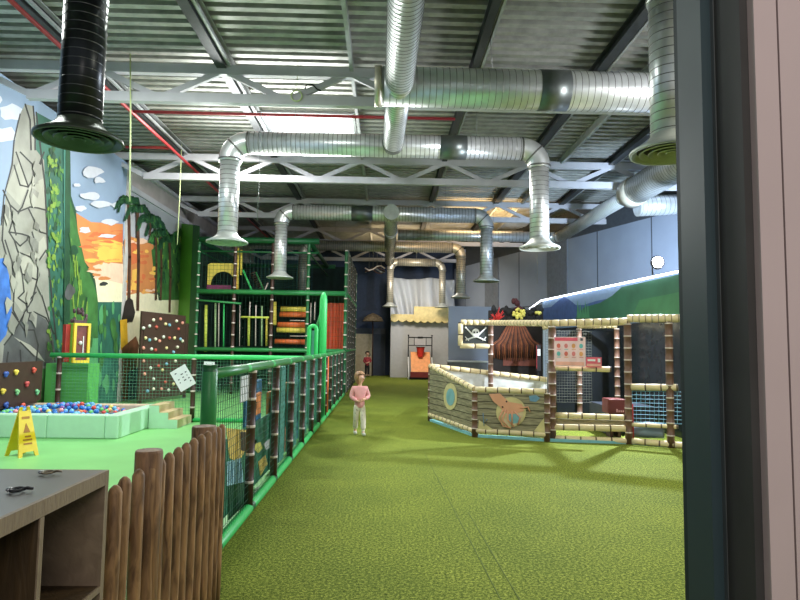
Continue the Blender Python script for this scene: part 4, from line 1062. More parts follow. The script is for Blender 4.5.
pm([(574, 322), (578, 314), (585, 307), (600, 303), (612, 296), (622, 287), (645, 282), (690, 272), (720, 262), (720, 330), (574, 324)], mat('pm_hill', (48, 100, 80), 0.6, var=0.2, scale=2), 'hill_paint', 2)
pm([(630, 322), (640, 300), (690, 290), (690, 326)], mat('pm_hill2', (58, 116, 80), 0.6, var=0.2, scale=2), 'meadow_paint', 3)
for i in range(5):
    pm([(577 + i * 2.5, 318), (578 + i * 2.5, 300 + (i % 3) * 3), (580 + i * 2.5, 318)], mat('pm_tree', (76, 140, 104), 0.6), 'tree_paint', 4)
t = thing('led_strip', 'glowing white LED tube along the top of the painted partition', 'LED strip', (4.8, 12, HM))
o1 = P0 + V((0, 0, HM)) + nM * 0.05; o2 = P1 + V((0, 0, HM)) + nM * 0.05
MB().tube(o1, o2, 0.02, M_led, 8).build('light_tube', t)
MB().tube(o1, o1 + V((-0.25, 0.3, -0.22)), 0.02, M_led, 8).build('corner_tube', t)
MB().bar(o1 - nM * 0.05 + V((0, 0, 0.03)), o2 - nM * 0.05 + V((0, 0, 0.012)), 0.06, 0.02, M_steel).build('channel', t)
# flood lamp
p = atY(658, 262, 10.85)
t = thing('flood_lamp', 'glaring round white flood lamp just above the LED tube at right', 'lamp', p)
MB().ball(p, (0.095, 0.08, 0.10), M_lamp, 16, 10).build('lens', t)
MB().lathe(p + V((0.02, 0.03, 0)), [(0.12, -0.0), (0.13, -0.05), (0.08, -0.14), (0.0, -0.15)], M_black, 18, 'Y').build('housing', t)
tp = P0 + dM * ((p.y - P0.y) / dM.y) + V((0, 0, HM + 0.03))
MB().path([(p.x + 0.02, p.y + 0.15, p.z), (tp.x - 0.02, p.y + 0.16, p.z), (tp.x - 0.02, p.y + 0.12, tp.z)], 0.012, M_black, 8).build('bracket', t)
spot('flood_light', p + V((-0.2, -0.1, 0.02)), (0.0, 10.6, 0.2), 1500, (0.80, 0.89, 1.0), 140, 0.5, 0.05)
area('flood_wall_wash', p + V((0.6, 1.0, 0.3)), (9.0, 19.0, 3.6), 0.5, 0.5, 420, (0.60, 0.78, 1.0), 140)

# cave backdrop
yc = 14.6; a = atY(489, 306, yc); b = atY(543, 320, yc)
t = thing('cave_backdrop', 'dark printed backdrop of brown tree roots behind the ship', 'backdrop', ((a.x + b.x) / 2, yc, 0))
MB().box((a.x, yc, 0.0), (b.x, yc + 0.1, atY(515, 323, yc).z + 0.3), mat('cave_black', (28, 20, 18), 0.8, var=0.3)).build('panel', t)
brn = [mat('root_brown', (112, 62, 42), 0.7, var=0.3), mat('root_rust', (138, 80, 50), 0.7, var=0.3), mat('root_dark', (72, 40, 30), 0.7, var=0.3)]
for i in range(27):
    u = i / 26 * 2 - 1; tx = 516 + 25 * u; bx_ = 516 + 14 * u; top = 327 + 5 * abs(u)
    k = MB(); k.path([atY(516 + 8 * u, 324, yc - 0.02), atY(516 + 17 * u, top + 8, yc - 0.04), atY(tx, 345, yc - 0.04), atY(tx - u * 1.5, 362 - 4 * abs(u), yc - 0.03)], [0.008, 0.022, 0.026, 0.01], brn[i % 3], 6); k.build('root', t)
k = MB(); 
p0_ = atY(503, 361, yc); p1_ = atY(536, 364, yc); k.box((p0_.x, yc - 0.02, p1_.z - 0.05), (p1_.x, yc, p0_.z + 0.08), mat('red_brown_ground', (104, 52, 38), 0.7, var=0.3)); k.build('ground_paint', t)
# coral and flowers on top
t = thing('coral_ornament', 'spiky red coral ornament on top of the root backdrop', 'ornament', atY(497, 322, yc))
k = MB()
c = atY(497, 321, yc - 0.05)
for i in range(26):
    a_ = random.uniform(0.15, PI - 0.15); ln = random.uniform(0.15, 0.36)
    k.path([c, c + V((math.cos(a_) * ln * 0.7, random.uniform(-.1, .1), math.sin(a_) * ln))], [0.02, 0.008], mat('coral_red', (196, 44, 40), 0.6), 5)
k.build('coral_branch', t)
t = thing('dark_foliage', 'black silhouetted foliage along the top of the root backdrop', 'foliage', atY(520, 318, yc))
k = MB()
for i in range(46):
    c = atY(random.uniform(491, 541), random.uniform(309, 321), yc + 0.02)
    k.ball(c, (random.uniform(.05, .12), .06, random.uniform(.05, .12)), mat('foliage_black', (26, 26, 28), 0.8), 7, 5)
for i in range(8):
    c = atY(517 + random.uniform(-4, 4), random.uniform(300, 310), yc - 0.02); k.ball(c, (.06, .05, .08), mat('foliage_maroon', (74, 34, 40), 0.8), 7, 5)
k.build('leaf_mass', t)
for (cx_, cy_, n_, sp, lab) in ((519, 314, 22, 7, 'cluster of pale yellow flowers on the middle of the root backdrop'), (538, 313, 4, 2.2, 'single small pale yellow flower at the right of the root backdrop')):
    t = thing('flower_cluster', lab, 'flowers', atY(cx_, cy_, yc - 0.1)); k = MB()
    for i in range(n_):
        a_ = random.uniform(0, 2 * PI); r_ = sp * math.sqrt(random.random())
        c = atY(cx_ + r_ * math.cos(a_), cy_ + r_ * 0.7 * math.sin(a_), yc - 0.12); k.ball(c, 0.04, mat('petal_yellow', (232, 220, 110), 0.6, var=0.15), 8, 5)
    k.build('petals', t)
# white/grey frame strip by backdrop
p = atY(546, 350, 14.0)
tag(MB().box((p.x - 0.06, 14.0, 0), (p.x + 0.06, 14.06, 2.0), mat('pale_blue_post', (150, 164, 178), 0.5)).build('pale_post', origin=(p.x, 14, 0)), 'pale blue grey upright strip right of the root backdrop', 'post')
p = atY(540, 358, 13.6); t = thing('wall_phone', 'slim black and white device with red edge beside the pale strip', 'device', p)
MB().box((p.x - 0.05, 13.7, p.z - 0.3), (p.x + 0.05, 13.8, p.z + 0.3), M_black).build('case', t)
MB().box((p.x - 0.035, 13.69, p.z + 0.05), (p.x + 0.035, 13.7, p.z + 0.2), M_white).build('label_plate', t)
MB().box((p.x - 0.055, 13.69, p.z - 0.25), (p.x - 0.045, 13.71, p.z + 0.28), M_redpipe).build('red_edge', t)
MB().tube((p.x, 13.75, 0), (p.x, 13.75, p.z - 0.3), 0.02, M_black, 8).build('stand', t)

# ================================================================== PIRATE SHIP PLAYHOUSE
def gp(px_, py_): return atZ(px_, py_, 0.0)
A = gp(430, 421); B = gp(475, 437); Cc = gp(547, 441.5); D = gp(629, 444); E = gp(671, 447.5)
t = thing('pirate_ship', 'low wood print pirate ship with cream bamboo rails and octopus panel', 'play ship', (B.x, B.y, 0))
def up(p, z): return V((p.x, p.y, z))
zA, zB_, zC = 1.09, 0.78, 0.785
BK = V((3.35, 12.15, 0)); 
def rail(p, q, r=0.05, nm='bamboo_rail', par=None): padded(MB(), p, q, r, M_cream, M_joint, 0.2, 14, 0.004).build(nm, par or t)
rail(up(A, zA), up(B, zB_)); rail(up(B, zB_), up(Cc, zC)); rail(up(A, 0.13), up(B, 0.1)); rail(up(B, 0.11), up(Cc, 0.11)); rail(up(A, zA), up(BK, 0.84)); rail(up(A, 0.13), up(BK, 0.1))
for q, z, r in ((A, zA, 0.045), (B, zB_ - 0.03, 0.055), (Cc, zC - 0.02, 0.05)): padded(MB(), up(q, 0), up(q, z), r, M_brown2, M_tie, 0.16, 14, -0.0025).build('post', t)
M_plk = bpy.data.materials.new('plank_print'); M_plk.use_nodes = True
def plank(m):
    nt = m.node_tree; b = nt.nodes['Principled BSDF']; b.inputs['Roughness'].default_value = 0.55
    tc = nt.nodes.new('ShaderNodeTexCoord'); mp_ = nt.nodes.new('ShaderNodeMapping'); mp_.inputs['Scale'].default_value = (2.5, 2.5, 22)
    n = nt.nodes.new('ShaderNodeTexNoise'); n.inputs['Scale'].default_value = 2.2; n.inputs['Detail'].default_value = 6
    nt.links.new(tc.outputs['Object'], mp_.inputs['Vector']); nt.links.new(mp_.outputs['Vector'], n.inputs['Vector'])
    r = nt.nodes.new('ShaderNodeValToRGB'); r.color_ramp.elements[0].position = 0.3; r.color_ramp.elements[1].position = 0.7
    r.color_ramp.elements[0].color = srgb((108, 100, 78)) + (1,); r.color_ramp.elements[1].color = srgb((166, 156, 128)) + (1,)
    nt.links.new(n.outputs['Fac'], r.inputs['Fac']); nt.links.new(r.outputs['Color'], b.inputs['Base Color'])
plank(M_plk)
def side(p, q, z0a, z0b, z1a, z1b, nm):
    d = (V(q) - V(p)); n = V((d.y, -d.x, 0)).normalized()
    if n.y > 0: n = -n
    o = MB().prism([up(p, z0a), up(q, z0b), up(q, z1b), up(p, z1a)], n * 0.03, M_plk).build(nm, t)
    k = MB(); dk_ = mat('plank_gap', (66, 60, 46), 0.7); H_ = max(z1a, z1b); z = 0.24
    L_ = d.length
    while z < H_ - 0.05:
        u0 = 0.02; u1 = 0.98
        if z1a > z1b and z > z1b: u1 = max(0.05, (z1a - z) / (z1a - z1b) - 0.04)
        for s0, s1 in ((u0, u1 * 0.55), (u1 * 0.58, u1)):
            P_ = V(p).lerp(V(q), s0); Q_ = V(p).lerp(V(q), s1)
            k.prism([up(P_, z) + n * 0.03, up(Q_, z) + n * 0.03, up(Q_, z + 0.012) + n * 0.03, up(P_, z + 0.012) + n * 0.03], n * 0.003, dk_)
        z += 0.115
    k.build('plank_gap', o); return o, n
s1, n1 = side(A, B, 0.15, 0.12, zA - 0.03, zB_ - 0.03, 'bow_panel')
s2, n2 = side(B, Cc, 0.13, 0.13, zB_ - 0.03, zC - 0.03, 'side_panel')
d_ = BK - A; MB().prism([up(A + d_ * .02, 0.1), up(BK, 0.1), up(BK, 0.8), up(A + d_ * .02, zA - 0.05)], (0, 0.03, 0), mat('pale_pad', (206, 206, 202), 0.5)).build('far_panel', t)
# porthole
def onpl(p, q, n, px_, py_, off):
    d = ray(px_, py_); o_ = V(p) + n * (0.03 + off); return CAM + d * ((o_ - CAM).dot(n) / d.dot(n))
def ell(p, q, n, cx_, cy_, rx_, ry_, off, mt, nm, par, N=20, th=0.004):
    P = [onpl(p, q, n, cx_ + rx_ * math.cos(2 * PI * i / N), cy_ + ry_ * math.sin(2 * PI * i / N), off) for i in range(N)]
    return MB().prism(P, n * th, mt).build(nm, par)
ell(A, B, n1, 450.5, 396.5, 6.8, 13.5, 0.006, mat('port_ring', (206, 192, 140), 0.5), 'porthole_ring', s1)
ell(A, B, n1, 450.5, 397, 4.2, 8.6, 0.012, mat('port_glass', (126, 172, 180), 0.4), 'porthole_glass', s1)
# octopus print
M_oct = mat('octopus_salmon', (222, 160, 128), 0.5, var=0.06)
ell(B, Cc, n2, 511, 412, 15, 15, 0.006, mat('port_ring', (206, 192, 140), 0.5), 'porthole_ring', s2)
ell(B, Cc, n2, 512, 414, 11.5, 11.5, 0.011, mat('salmon_ring_fill', (206, 186, 150), 0.5), 'porthole_glass', s2)
ell(B, Cc, n2, 514, 418, 6.5, 5.5, 0.015, mat('port_glass', (126, 172, 180), 0.4), 'water_spot', s2)
P = [onpl(B, Cc, n2, x, y, 0.018) for x, y in ((489,394),(500,393.5),(509,402),(522,404),(524,411),(514,414),(505,413),(500,407),(493,401))]
k = MB().prism(P, n2 * 0.004, M_oct)
for pts in ([(503,410),(499,418),(503,426),(511,428)],[(508,412),(508,420),(514,427)],[(514,411),(520,417),(518,425)],[(520,408),(528,407),(530,412)],[(506,410),(502,420),(508,427)],[(512,411),(512,424)]):
    k.path([onpl(B, Cc, n2, x, y, 0.022) for x, y in pts], 0.012, M_oct, 6)
k.build('octopus_print', s2)
k = MB()
for x, y in ((506.5, 401.5), (502.5, 407)): k.ball(onpl(B, Cc, n2, x, y, 0.026), 0.014, M_black, 8, 6)
k.build('octopus_eyes', s2)
for pts in (((479,420),(497,432),(478,431)), ((544,418),(545,433),(534,431))):
    MB().prism([onpl(B, Cc, n2, x, y, 0.006) for x, y in pts], n2 * 0.003, mat('port_ring', (206, 192, 140), 0.5)).build('corner_shell', s2)
k = MB(); k.prism([onpl(B, Cc, n2, x, y, 0.006) for x, y in ((529,396),(536,395),(540,398),(536,402),(530,401))], n2 * 0.003, mat('blue_fish', (110, 150, 180), 0.5)); k.build('fish_print', s2)
k = MB(); k.path([onpl(B, Cc, n2, x, y, 0.01) for x, y in ((483,413),(484,426),(487,419))], 0.006, mat('blue_fish', (110, 150, 180), 0.5), 5); k.build('starfish_print', s2)
k = MB()
for p_, q_ in ((A, B), (B, Cc), (Cc, D), (D, E)):
    d = (q_ - p_).normalized(); n = V((d.y, -d.x, 0)); n = -n if n.y > 0 else n
    k.prism([up(p_, 0.0) + n * 0.02, up(q_, 0.0) + n * 0.02, up(q_, 0.04) + n * 0.02, up(p_, 0.04) + n * 0.02], -n * 0.08, mat('teal_base_strip', (128, 188, 196), 0.5))
k.build('base_strip', t)
# white padding lying inside
MB().box((1.75, 10.6, 0.02), (3.0, 11.6, 0.55), M_white).build('inner_pad', t)
k = MB(); k.box((2.0, 10.58, 0.5), (2.08, 10.6, 0.62), M_redpipe); k.box((2.2, 10.58, 0.5), (2.34, 10.6, 0.6), M_brown); k.build('pad_print', t)

t = thing('playhouse_frame', 'playhouse of brown bamboo posts and cream padded beams beside the ship', 'playhouse', (D.x, D.y, 0))
Fp = V((2.13, 12.0, 0)); C2 = gp(552.5, 440.5); BD = V((D.x + 0.15, 12.3, 0)); BE = V((E.x + 0.25, 11.9, 0)); BC = V((3.3, 12.3, 0))
tops = {}
for nm_, q, z, r in (('F', Fp, 1.98, 0.05), ('C', C2, 1.89, 0.058), ('D', D, 1.94, 0.055), ('E', E, 1.95, 0.055), ('BD', BD, 1.94, 0.05), ('BE', BE, 1.94, 0.05)):
    padded(MB(), up(q, 0), up(q, z - 0.05), r, M_brown2, M_tie, 0.185, 16, -0.0025).build('post', t)
fl_ = atY(461, 324, 12.0)
for p_, q_, r_ in ((V((fl_.x, 12.0, 1.97)), up(Fp, 1.97), .055), (up(Fp, 1.97), up(C2, 1.89), .055), (up(C2, 1.89), up(D, 1.93), .055), (up(D, 1.97), up(E + (E - D) * 0.4, 1.97), .062), (up(C2, 1.89), up(BC, 1.9), .05), (up(D, 1.92), up(BD, 1.94), .05), (up(BD, 1.94), up(BE, 1.94), .05)):
    padded(MB(), p_, q_, r_, M_cream, M_joint, 0.125 if r_ == .055 else 0.09, 14, 0.004).build('beam', t)
# flag frame
fx0 = atY(460.5, 325, 12).x; zt_ = 1.97; zb_ = atY(470, 346, 12).z
padded(MB(), (fx0, 12, zb_), (fx0, 12, zt_), 0.05, M_cream, M_joint, 0.2).build('flag_frame_side', t)
padded(MB(), (fx0, 12, zb_), (Fp.x, 12, zb_), 0.05, M_cream, M_joint, 0.3).build('flag_frame_bottom', t)
o = thing('pirate_flag', 'black flag with white skull and crossed sabres in a cream frame', 'flag', ((fx0 + Fp.x) / 2, 12, (zt_ + zb_) / 2))
c = V(((fx0 + Fp.x) / 2 + 0.0, 12.0, (zt_ + zb_) / 2)); hw = (Fp.x - fx0) / 2 - 0.05; hh = (zt_ - zb_) / 2 - 0.04
MB().box((c.x - hw, 12.0, c.z - hh), (c.x + hw, 12.02, c.z + hh), mat('flag_cloth', (50, 54, 54), 0.7, var=0.2)).build('cloth', o)
k = MB(); w_ = mat('flag_white', (224, 224, 218), 0.6); yy = 11.992
k.ball((c.x, yy, c.z + 0.04), (0.075, 0.01, 0.075), w_, 14, 8); k.box((c.x - 0.04, yy - 0.005, c.z - 0.07), (c.x + 0.04, yy + 0.005, c.z - 0.01), w_)
for s_ in (-1, 1):
    k.path([(c.x - s_ * 0.2, yy, c.z + 0.13), (c.x - s_ * 0.05, yy, c.z - 0.02), (c.x + s_ * 0.2, yy, c.z - 0.12)], [0.012, 0.02, 0.014], w_, 6)
    k.path([(c.x + s_ * 0.14, yy, c.z - 0.13), (c.x + s_ * 0.21, yy, c.z - 0.05)], 0.01, w_, 6); k.ball((c.x - s_ * 0.2, yy, c.z + 0.13), (0.02, 0.008, 0.02), w_, 8, 5)
k.build('skull_and_sabres', o)
k = MB(); k.ball((c.x - 0.03, yy - 0.012, c.z + 0.04), (0.018, 0.006, 0.02), M_black, 8, 5); k.ball((c.x + 0.03, yy - 0.012, c.z + 0.04), (0.018, 0.006, 0.02), M_black, 8, 5); k.build('eye_sockets', o)
# front bay rails
def onCD(px_, py_): 
    d = ray(px_, py_); dd_ = (D - C2); n = V((dd_.y, -dd_.x, 0)).normalized(); return CAM + d * ((C2 - CAM).dot(n) / d.dot(n))
def onDE(px_, py_):
    d = ray(px_, py_); dd_ = (E - D); n = V((dd_.y, -dd_.x, 0)).normalized(); return CAM + d * ((D - CAM).dot(n) / d.dot(n))
padded(MB(), onCD(555, 367.5), onCD(611, 369.5), 0.045, M_cream, M_joint, 0.2).build('rail', t)
padded(MB(), onCD(555, 415), onCD(625, 417.5), 0.045, M_cream, M_joint, 0.2).build('rail', t)
padded(MB(), onCD(549, 427), onCD(627, 428.5), 0.05, M_cream, M_joint, 0.22).build('rail', t)
padded(MB(), onCD(551, 438), onCD(628, 441), 0.045, M_cream, M_joint, 0.22).build('rail', t)
padded(MB(), V((C2.x, 10.2, 0.18)), V((D.x, 10.2, 0.18)), 0.04, mat('pink_white_pad', (236, 206, 190), 0.5), M_joint, 0.22).build('inner_rail', t)
padded(MB(), onDE(631, 387), onDE(678, 387.5), 0.052, M_cream, M_joint, 0.2).build('rail', t)
padded(MB(), onDE(632, 424.5), onDE(678, 427), 0.032, M_cream, M_joint, 0.2).build('rail', t)
padded(MB(), onDE(632, 441), onDE(690, 446), 0.05, M_cream, M_joint, 0.2).build('rail', t)
a = onCD(556, 421); b = onCD(627, 423); MB().prism([a + V((0, .06, -.07)), b + V((0, .06, -.07)), b + V((0, .06, .03)), a + V((0, .06, .03))], (0, 0.03, 0), M_plk).build('plank_infill', t)
MB().net(onDE(632, 422), onDE(682, 424) - onDE(632, 422), onDE(632, 391) - onDE(632, 422), 0.062, 0.062, 0.004, M_netb).build('blue_net', t)
a = onDE(634, 438); b = onDE(670, 441)
MB().path([a + V((0, 0.2, 0.07)), (a + b) / 2 + V((0, 0.2, 0.12)), b + V((0, 0.2, 0.13))], [0.09, 0.13, 0.12], mat('blue_grey_vinyl', (128, 144, 164), 0.4), 14).build('vinyl_roll', t)
# clear/dark backing screen inside
MB().box((atY(557, 400, 12.35).x, 12.35, 0.05), (BE.x + 0.4, 12.4, 1.85), mat('dark_screen', (30, 34, 38), 0.25)).build('rear_screen', t)
MB().net((D.x - 0.9, 11.0, 0.5), (0.85, 0, 0), (0, 0, 1.3), 0.05, 0.05, 0.003, M_netk).build('inner_net', t)
MB().box((C2.x + 0.35, 11.3, 0.2), (C2.x + 0.5, 11.36, 1.2), mat('grey_inner_post', (96, 96, 92), 0.5)).build('inner_post', t)
MB().tube(onDE(632.5, 404), onDE(633.5, 439), 0.012, M_redpipe, 8).build('red_pole', t)
MB().box((E.x - 0.55, 10.4, 0.03), (E.x + 0.3, 11.2, 0.5), mat('dark_pad', (40, 46, 58), 0.5)).build('inner_pad', t)
# posters
def poster(p0x, p0y, p1x, p1y, label, nm, body, head, rows, cols_, small=False):
    a = onCD(p0x, p0y); b = onCD(p1x, p0y); zt = a.z; zb = onCD(p0x, p1y).z
    d = (D - C2).normalized(); n = V((d.y, -d.x, 0)); n = -n if n.y > 0 else n
    o = thing(nm, label, 'poster', (a + b) / 2)
    W = (b - a).dot(d); Hh = zt - zb; base = V((a.x, a.y, 0)) + n * 0.07
    def q(u, v, off): return V((base.x, base.y, 0)) + d * (u * W) + n * off + V((0, 0, zt - v * Hh))
    def r(u0, v0, u1, v1, off, mt, name): return MB().prism([q(u0, v0, off), q(u1, v0, off), q(u1, v1, off), q(u0, v1, off)], n * 0.004, mt).build(name, o)
    r(0, 0, 1, 1, 0, body, 'board')
    if not small:
        r(0.02, 0.02, 0.75, 0.13, 0.005, head, 'header')
        icon = [mat('icon_coral', (216, 110, 96), 0.5), mat('icon_teal', (110, 186, 186), 0.5), mat('icon_amber', (226, 160, 100), 0.5), mat('icon_pink', (222, 130, 130), 0.5)]
        for i in range(rows):
            for j in range(cols_):
                u = 0.08 + j * 0.24; v = 0.27 + i * 0.27; mt = icon[(i + j * 3) % 4]
                P = [q(u + 0.06 + 0.06 * math.cos(x * PI / 6), v + 0.08 * math.sin(x * PI / 6) + 0.03, 0.005) for x in range(12)]
                k = MB().prism(P, n * 0.003, mt)
                k.prism([q(u, v + 0.14, 0.005), q(u + 0.13, v + 0.14, 0.005), q(u + 0.13, v + 0.16, 0.005), q(u, v + 0.16, 0.005)], n * 0.003, icon[(i + j) % 4]); k.build('icon_print', o)
        r(0.05, 0.84, 0.95, 0.96, 0.005, mat('poster_peach', (240, 176, 160), 0.5), 'footer')
        r(0.84, 0.03, 0.92, 0.12, 0.005, mat('print_grey', (90, 90, 100), 0.6), 'logo')
    else:
        r(0.1, 0.2, 0.6, 0.4, 0.005, M_paper, 'text_line'); r(0.05, 0.65, 0.95, 0.9, 0.005, mat('poster_peach', (240, 176, 160), 0.5), 'footer'); r(0.75, 0.12, 0.92, 0.5, 0.005, M_paper, 'round_mark')
poster(554, 337, 585, 366, 'large pink rules poster with rows of small icons on the playhouse', 'rules_poster', mat('poster_pink', (240, 206, 206), 0.5), mat('poster_rose', (226, 96, 116), 0.5), 2, 4)
poster(585.6, 357, 601, 367, 'small pink notice at the lower right of the large rules poster', 'rules_notice', mat('poster_rose', (226, 96, 116), 0.5), None, 0, 0, True)
# dark red box
a = atY(608, 399, 10.1); b = atY(625, 414, 10.1)
t = thing('red_box', 'dark red box with pale lettering inside the playhouse', 'box', ((a.x + b.x) / 2, 10.2, b.z))
MB().box((a.x, 10.1, b.z), (b.x + 0.02, 10.4, a.z), mat('dark_red_box', (110, 46, 42), 0.5)).build('body', t, bevel=0.02)
k = MB()
for i in range(4): k.box((a.x + 0.14 + i * 0.035, 10.095, b.z + 0.03), (a.x + 0.16 + i * 0.035, 10.1, b.z + (0.06 if i else 0.08)), mat('pink_print', (230, 170, 170), 0.5))
k.build('lettering', t)
MB().box((a.x + 0.05, 10.15, 0.0), (a.x + 0.1, 10.35, b.z), M_brown).build('leg', t); MB().box((b.x - 0.1, 10.15, 0.0), (b.x - 0.05, 10.35, b.z), M_brown).build('leg', t)

# ================================================================== CHILDREN
def skin(name, chains, mt, parent, sub=2):
    vs = []; es = []; rs = []; idx = {}
    for ch in chains:
        last = None
        for key, p, r in ch:
            if key is not None and key in idx: i = idx[key]
            else:
                i = len(vs); vs.append(V(p)); rs.append(r)
                if key is not None: idx[key] = i
            if last is not None: es.append((last, i))
            last = i
    me = bpy.data.meshes.new(name); me.from_pydata([tuple(v) for v in vs], es, []); me.materials.append(mt)
    o = bpy.data.objects.new(name, me); C.objects.link(o)
    if parent: o.parent = parent
    WO[o.name] = V((0, 0, 0))
    m = o.modifiers.new('skin', 'SKIN'); m.use_smooth_shade = True
    for i, r in enumerate(rs):
        sv = me.skin_vertices[0].data[i]
        sv.radius = r if isinstance(r, tuple) else (r, r)
    me.skin_vertices[0].data[0].use_root = True
    s_ = o.modifiers.new('subdivision', 'SUBSURF'); s_.levels = sub; s_.render_levels = sub
    return o
def child(label, loc, h, rz, hairc, hairlong, top_m, leg_m, shoe_m, stride, headturn, armbend):
    t = thing('person', label, 'person', loc); t.rotation_euler = (0, 0, rz)
    s = h / 1.10                      # designed for 1.10 m, facing -Y
    def q(x, y, z): return V((x * s, y * s, z * s))
    def R(a): return a * s
    def hand(side, wrist, d):
        ch = []; w_ = V(wrist); d = V(d).normalized(); side_v = V((0, 0, 1)); nrm = d.cross(side_v).normalized()
        pk = 'palm%d' % side
        ch.append([('wrist%d' % side, w_, R(.018)), (pk, w_ + d * R(.035), R(.02))])
        for i, (off, ln) in enumerate(((0.018, .028), (0.006, .034), (-0.006, .032), (-0.018, .024))):
            b = w_ + d * R(.04) + side_v * R(off)
            ch.append([(pk, w_, 0), (None, b, R(.0065)), (None, b + d * R(ln * .6) + nrm * R(.004), R(.006)), (None, b + d * R(ln) + nrm * R(.012), R(.005))])
        b = w_ + d * R(.02) + side_v * R(.02)
        ch.append([('wrist%d' % side, w_, 0), (None, b, R(.008)), (None, b + d * R(.02) + side_v * R(.014), R(.006))])
        return ch
    hips = q(0, 0, .50); st = stride
    legs = {}
    for sd in (-1, 1):
        fy = -sd * st
        legs[sd] = dict(hip=q(.052 * sd, 0, .49), knee=q(.055 * sd, fy * .45 - .02, .28), ank=q(.05 * sd, fy, .055), toe=q(.055 * sd, fy - .085, .022), heel=q(.05 * sd, fy + .02, .025))
    sh = {sd: q(.115 * sd, 0, .80) for sd in (-1, 1)}
    el = {sd: q(.155 * sd, -.01, .65) for sd in (-1, 1)}
    wr_ = {sd: q(.055 * sd + .0, -.13, .60 + .02 * sd) for sd in (-1, 1)}
    hd = q(0, -.01, 0)
    cht = [[('pel', hips, (R(.085), R(.065))), ('waist', q(0, 0, .6), (R(.075), R(.06))), ('chest', q(0, 0, .74), (R(.085), R(.062))), ('neck', q(0, 0, .85), R(.035)), ('nk2', q(0, -.005, .89), R(.034)), ('jaw', q(0, -.012, .935), (R(.058), R(.062))), ('skull', q(0, -.005, 1.0), (R(.072), R(.082))), ('crown', q(0, 0, 1.055), (R(.05), R(.055)))]]
    for sd in (-1, 1):
        L_ = legs[sd]
        cht.append([('pel', hips, 0), ('hip%d' % sd, L_['hip'], R(.052)), (None, L_['knee'], R(.038)), ('ank%d' % sd, L_['ank'], R(.026)), (None, L_['toe'], R(.02))])
        cht.append([('chest', q(0, 0, .74), 0), (None, sh[sd], R(.036)), (None, el[sd], R(.028)), ('wrist%d' % sd, wr_[sd], R(.018))])
        cht += hand(sd, wr_[sd], (wr_[-sd] - wr_[sd]) * 0.6 + q(0, -0.03, 0))
    body = skin('body', cht, M_skin, t)
    # garments follow the same skeleton, slightly larger
    top = [[('lo', q(0, 0, .455), (R(.098), R(.078))), ('w', q(0, 0, .50), (R(.098), R(.078))), ('m', q(0, 0, .60), (R(.09), R(.072))), ('c', q(0, 0, .74), (R(.098), R(.074))), (None, q(0, 0, .835), (R(.05), R(.046)))]]
    for sd in (-1, 1): top.append([('c', q(0, 0, .74), 0), (None, sh[sd], R(.047)), (None, el[sd], R(.042)), (None, el[sd].lerp(wr_[sd], .85), R(.032))])
    skin('sweater' if hairlong else 'shirt', top, top_m, t)
    pants = [[('up', q(0, 0, .56), (R(.085), R(.066))), ('p', q(0, 0, .50), (R(.092), R(.072)))]]
    for sd in (-1, 1):
        L_ = legs[sd]; pants.append([('p', q(0, 0, .50), 0), (None, L_['hip'] + q(0, 0, -.04), R(.06)), (None, L_['knee'], R(.05)), (None, L_['ank'] + q(0, 0, .035), R(.044))])
    skin('trousers', pants, leg_m, t)
    for sd in (-1, 1):
        L_ = legs[sd]; skin('sock' if hairlong else 'shoe', [[(None, L_['ank'] + q(0, 0, .06), R(.028)), (None, L_['ank'] + q(0, 0, .02), R(.030)), (None, L_['heel'] + q(0, 0, .012), R(.032)), (None, L_['toe'] + q(0, 0.02, .012), R(.030)), (None, L_['toe'] + q(0, -.012, .008), R(.024))]], shoe_m, t)
    # face features; headturn swings them about the neck
    hm = Matrix.Rotation(headturn, 4, 'Z'); WO[t.name] = V((0, 0, 0))
    k = MB()
    for sd in (-1, 1): k.ball(hm @ q(.028 * sd, -.082, .985), R(.0095), M_white, 8, 6)
    k.build('eye_whites', t)
    k = MB()
    for sd in (-1, 1): k.ball(hm @ q(.028 * sd, -.0895, .985), R(.0055), M_black, 8, 6)
    k.build('pupils', t)
    k = MB(); k.path([hm @ q(0, -.078, .985), hm @ q(0, -.098, .962), hm @ q(0, -.08, .957)], [R(.007), R(.01), R(.007)], M_skin, 8); k.build('nose', t)
    k = MB(); k.path([hm @ q(-.02, -.072, .935), hm @ q(0, -.08, .932), hm @ q(.02, -.072, .935)], R(.005), mat('lips', (180, 100, 96), 0.5), 6); k.build('mouth', t)
    k = MB()
    for sd in (-1, 1): k.ball(hm @ q(.076 * sd, 0, .975), (R(.012), R(.016), R(.024)), M_skin, 8, 6)
    k.build('ears', t)
    # hair cap: sphere shell with face cut out
    k = MB(); N, M_ = 28, 16; idx = {}
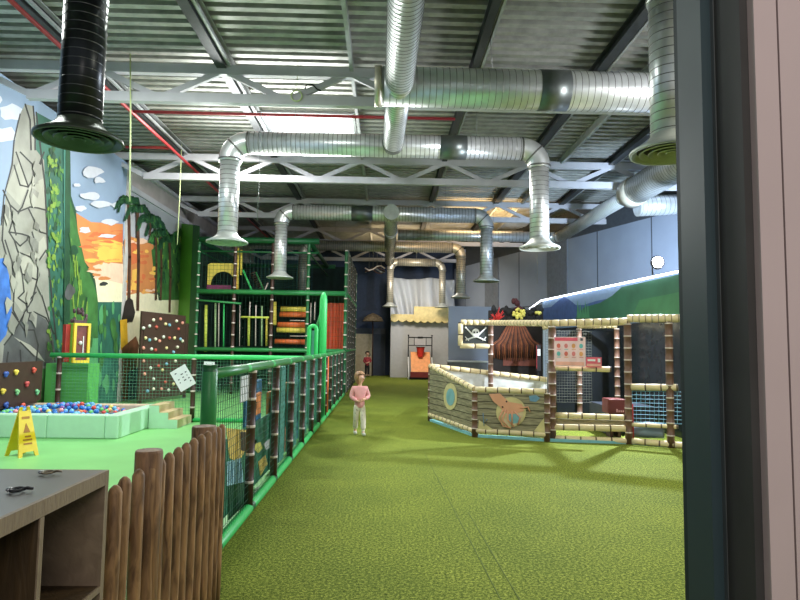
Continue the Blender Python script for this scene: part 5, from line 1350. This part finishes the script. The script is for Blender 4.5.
    for i in range(M_ + 1):
        th = PI * (0.02 + 0.98 * i / M_ * (0.86 if hairlong else 0.6))
        for j in range(N):
            a = 2 * PI * j / N
            front = max(0, math.cos(a + PI / 2))          # 1 at -Y
            tt = th
            lim = PI * (0.34 if front > 0.35 else (0.9 if hairlong else 0.62))
            tt = min(th, lim)
            wob = 1 + 0.03 * math.sin(j * 2.3 + i)
            x = R(.088) * wob * math.sin(tt) * math.cos(a); y_ = R(.096) * wob * math.sin(tt) * math.sin(a); z = R(.092) * math.cos(tt) * (1.55 if (hairlong and tt > PI / 2) else 1)
            idx[(i, j)] = len(k.v); k.v.append(hm @ (q(0, .003, 1.003) + V((x, y_, z))))
    for i in range(M_):
        for j in range(N): k.face([idx[(i, j)], idx[(i + 1, j)], idx[(i + 1, (j + 1) % N)], idx[(i, (j + 1) % N)]], hairc, True)
    o = k.build('hair', t); sd_ = o.modifiers.new('thickness', 'SOLIDIFY'); sd_.thickness = R(.012); sd_.offset = 0
    return t
gp1 = gp(359, 435)
M_pant = bpy.data.materials.new('printed_leggings'); M_pant.use_nodes = True
nt = M_pant.node_tree; b_ = nt.nodes['Principled BSDF']; b_.inputs['Roughness'].default_value = 0.7
vo = nt.nodes.new('ShaderNodeTexVoronoi'); vo.inputs['Scale'].default_value = 22; tc = nt.nodes.new('ShaderNodeTexCoord'); nt.links.new(tc.outputs['Object'], vo.inputs['Vector'])
rr = nt.nodes.new('ShaderNodeValToRGB'); rr.color_ramp.elements[0].position = 0.16; rr.color_ramp.elements[0].color = srgb((150, 130, 120)) + (1,); rr.color_ramp.elements[1].position = 0.22; rr.color_ramp.elements[1].color = srgb((226, 216, 196)) + (1,)
nt.links.new(vo.outputs['Distance'], rr.inputs['Fac']); nt.links.new(rr.outputs['Color'], b_.inputs['Base Color'])
child('small child in pink sweater and cream leggings walking on the turf', (gp1.x, gp1.y, 0), 1.06, math.radians(14), mat('light_brown_hair', (150, 112, 76), 0.6, var=0.3, scale=30), True, mat('pink_sweater', (226, 160, 158), 0.8, var=0.08, bump=0.2, bscale=60), M_pant, mat('white_sock', (226, 222, 210), 0.8), 0.10, math.radians(38), 1)
gp2 = atY(367, 376, 28.2)
child('distant child in red checked shirt and black trousers standing by the back door', (gp2.x, 28.2, 0), 1.2, math.radians(8), mat('dark_hair', (36, 26, 22), 0.6), False, mat('red_checked_shirt', (150, 50, 58), 0.8, var=0.5, scale=40), mat('black_trousers', (20, 20, 24), 0.8), M_black, 0.01, 0.1, 1)
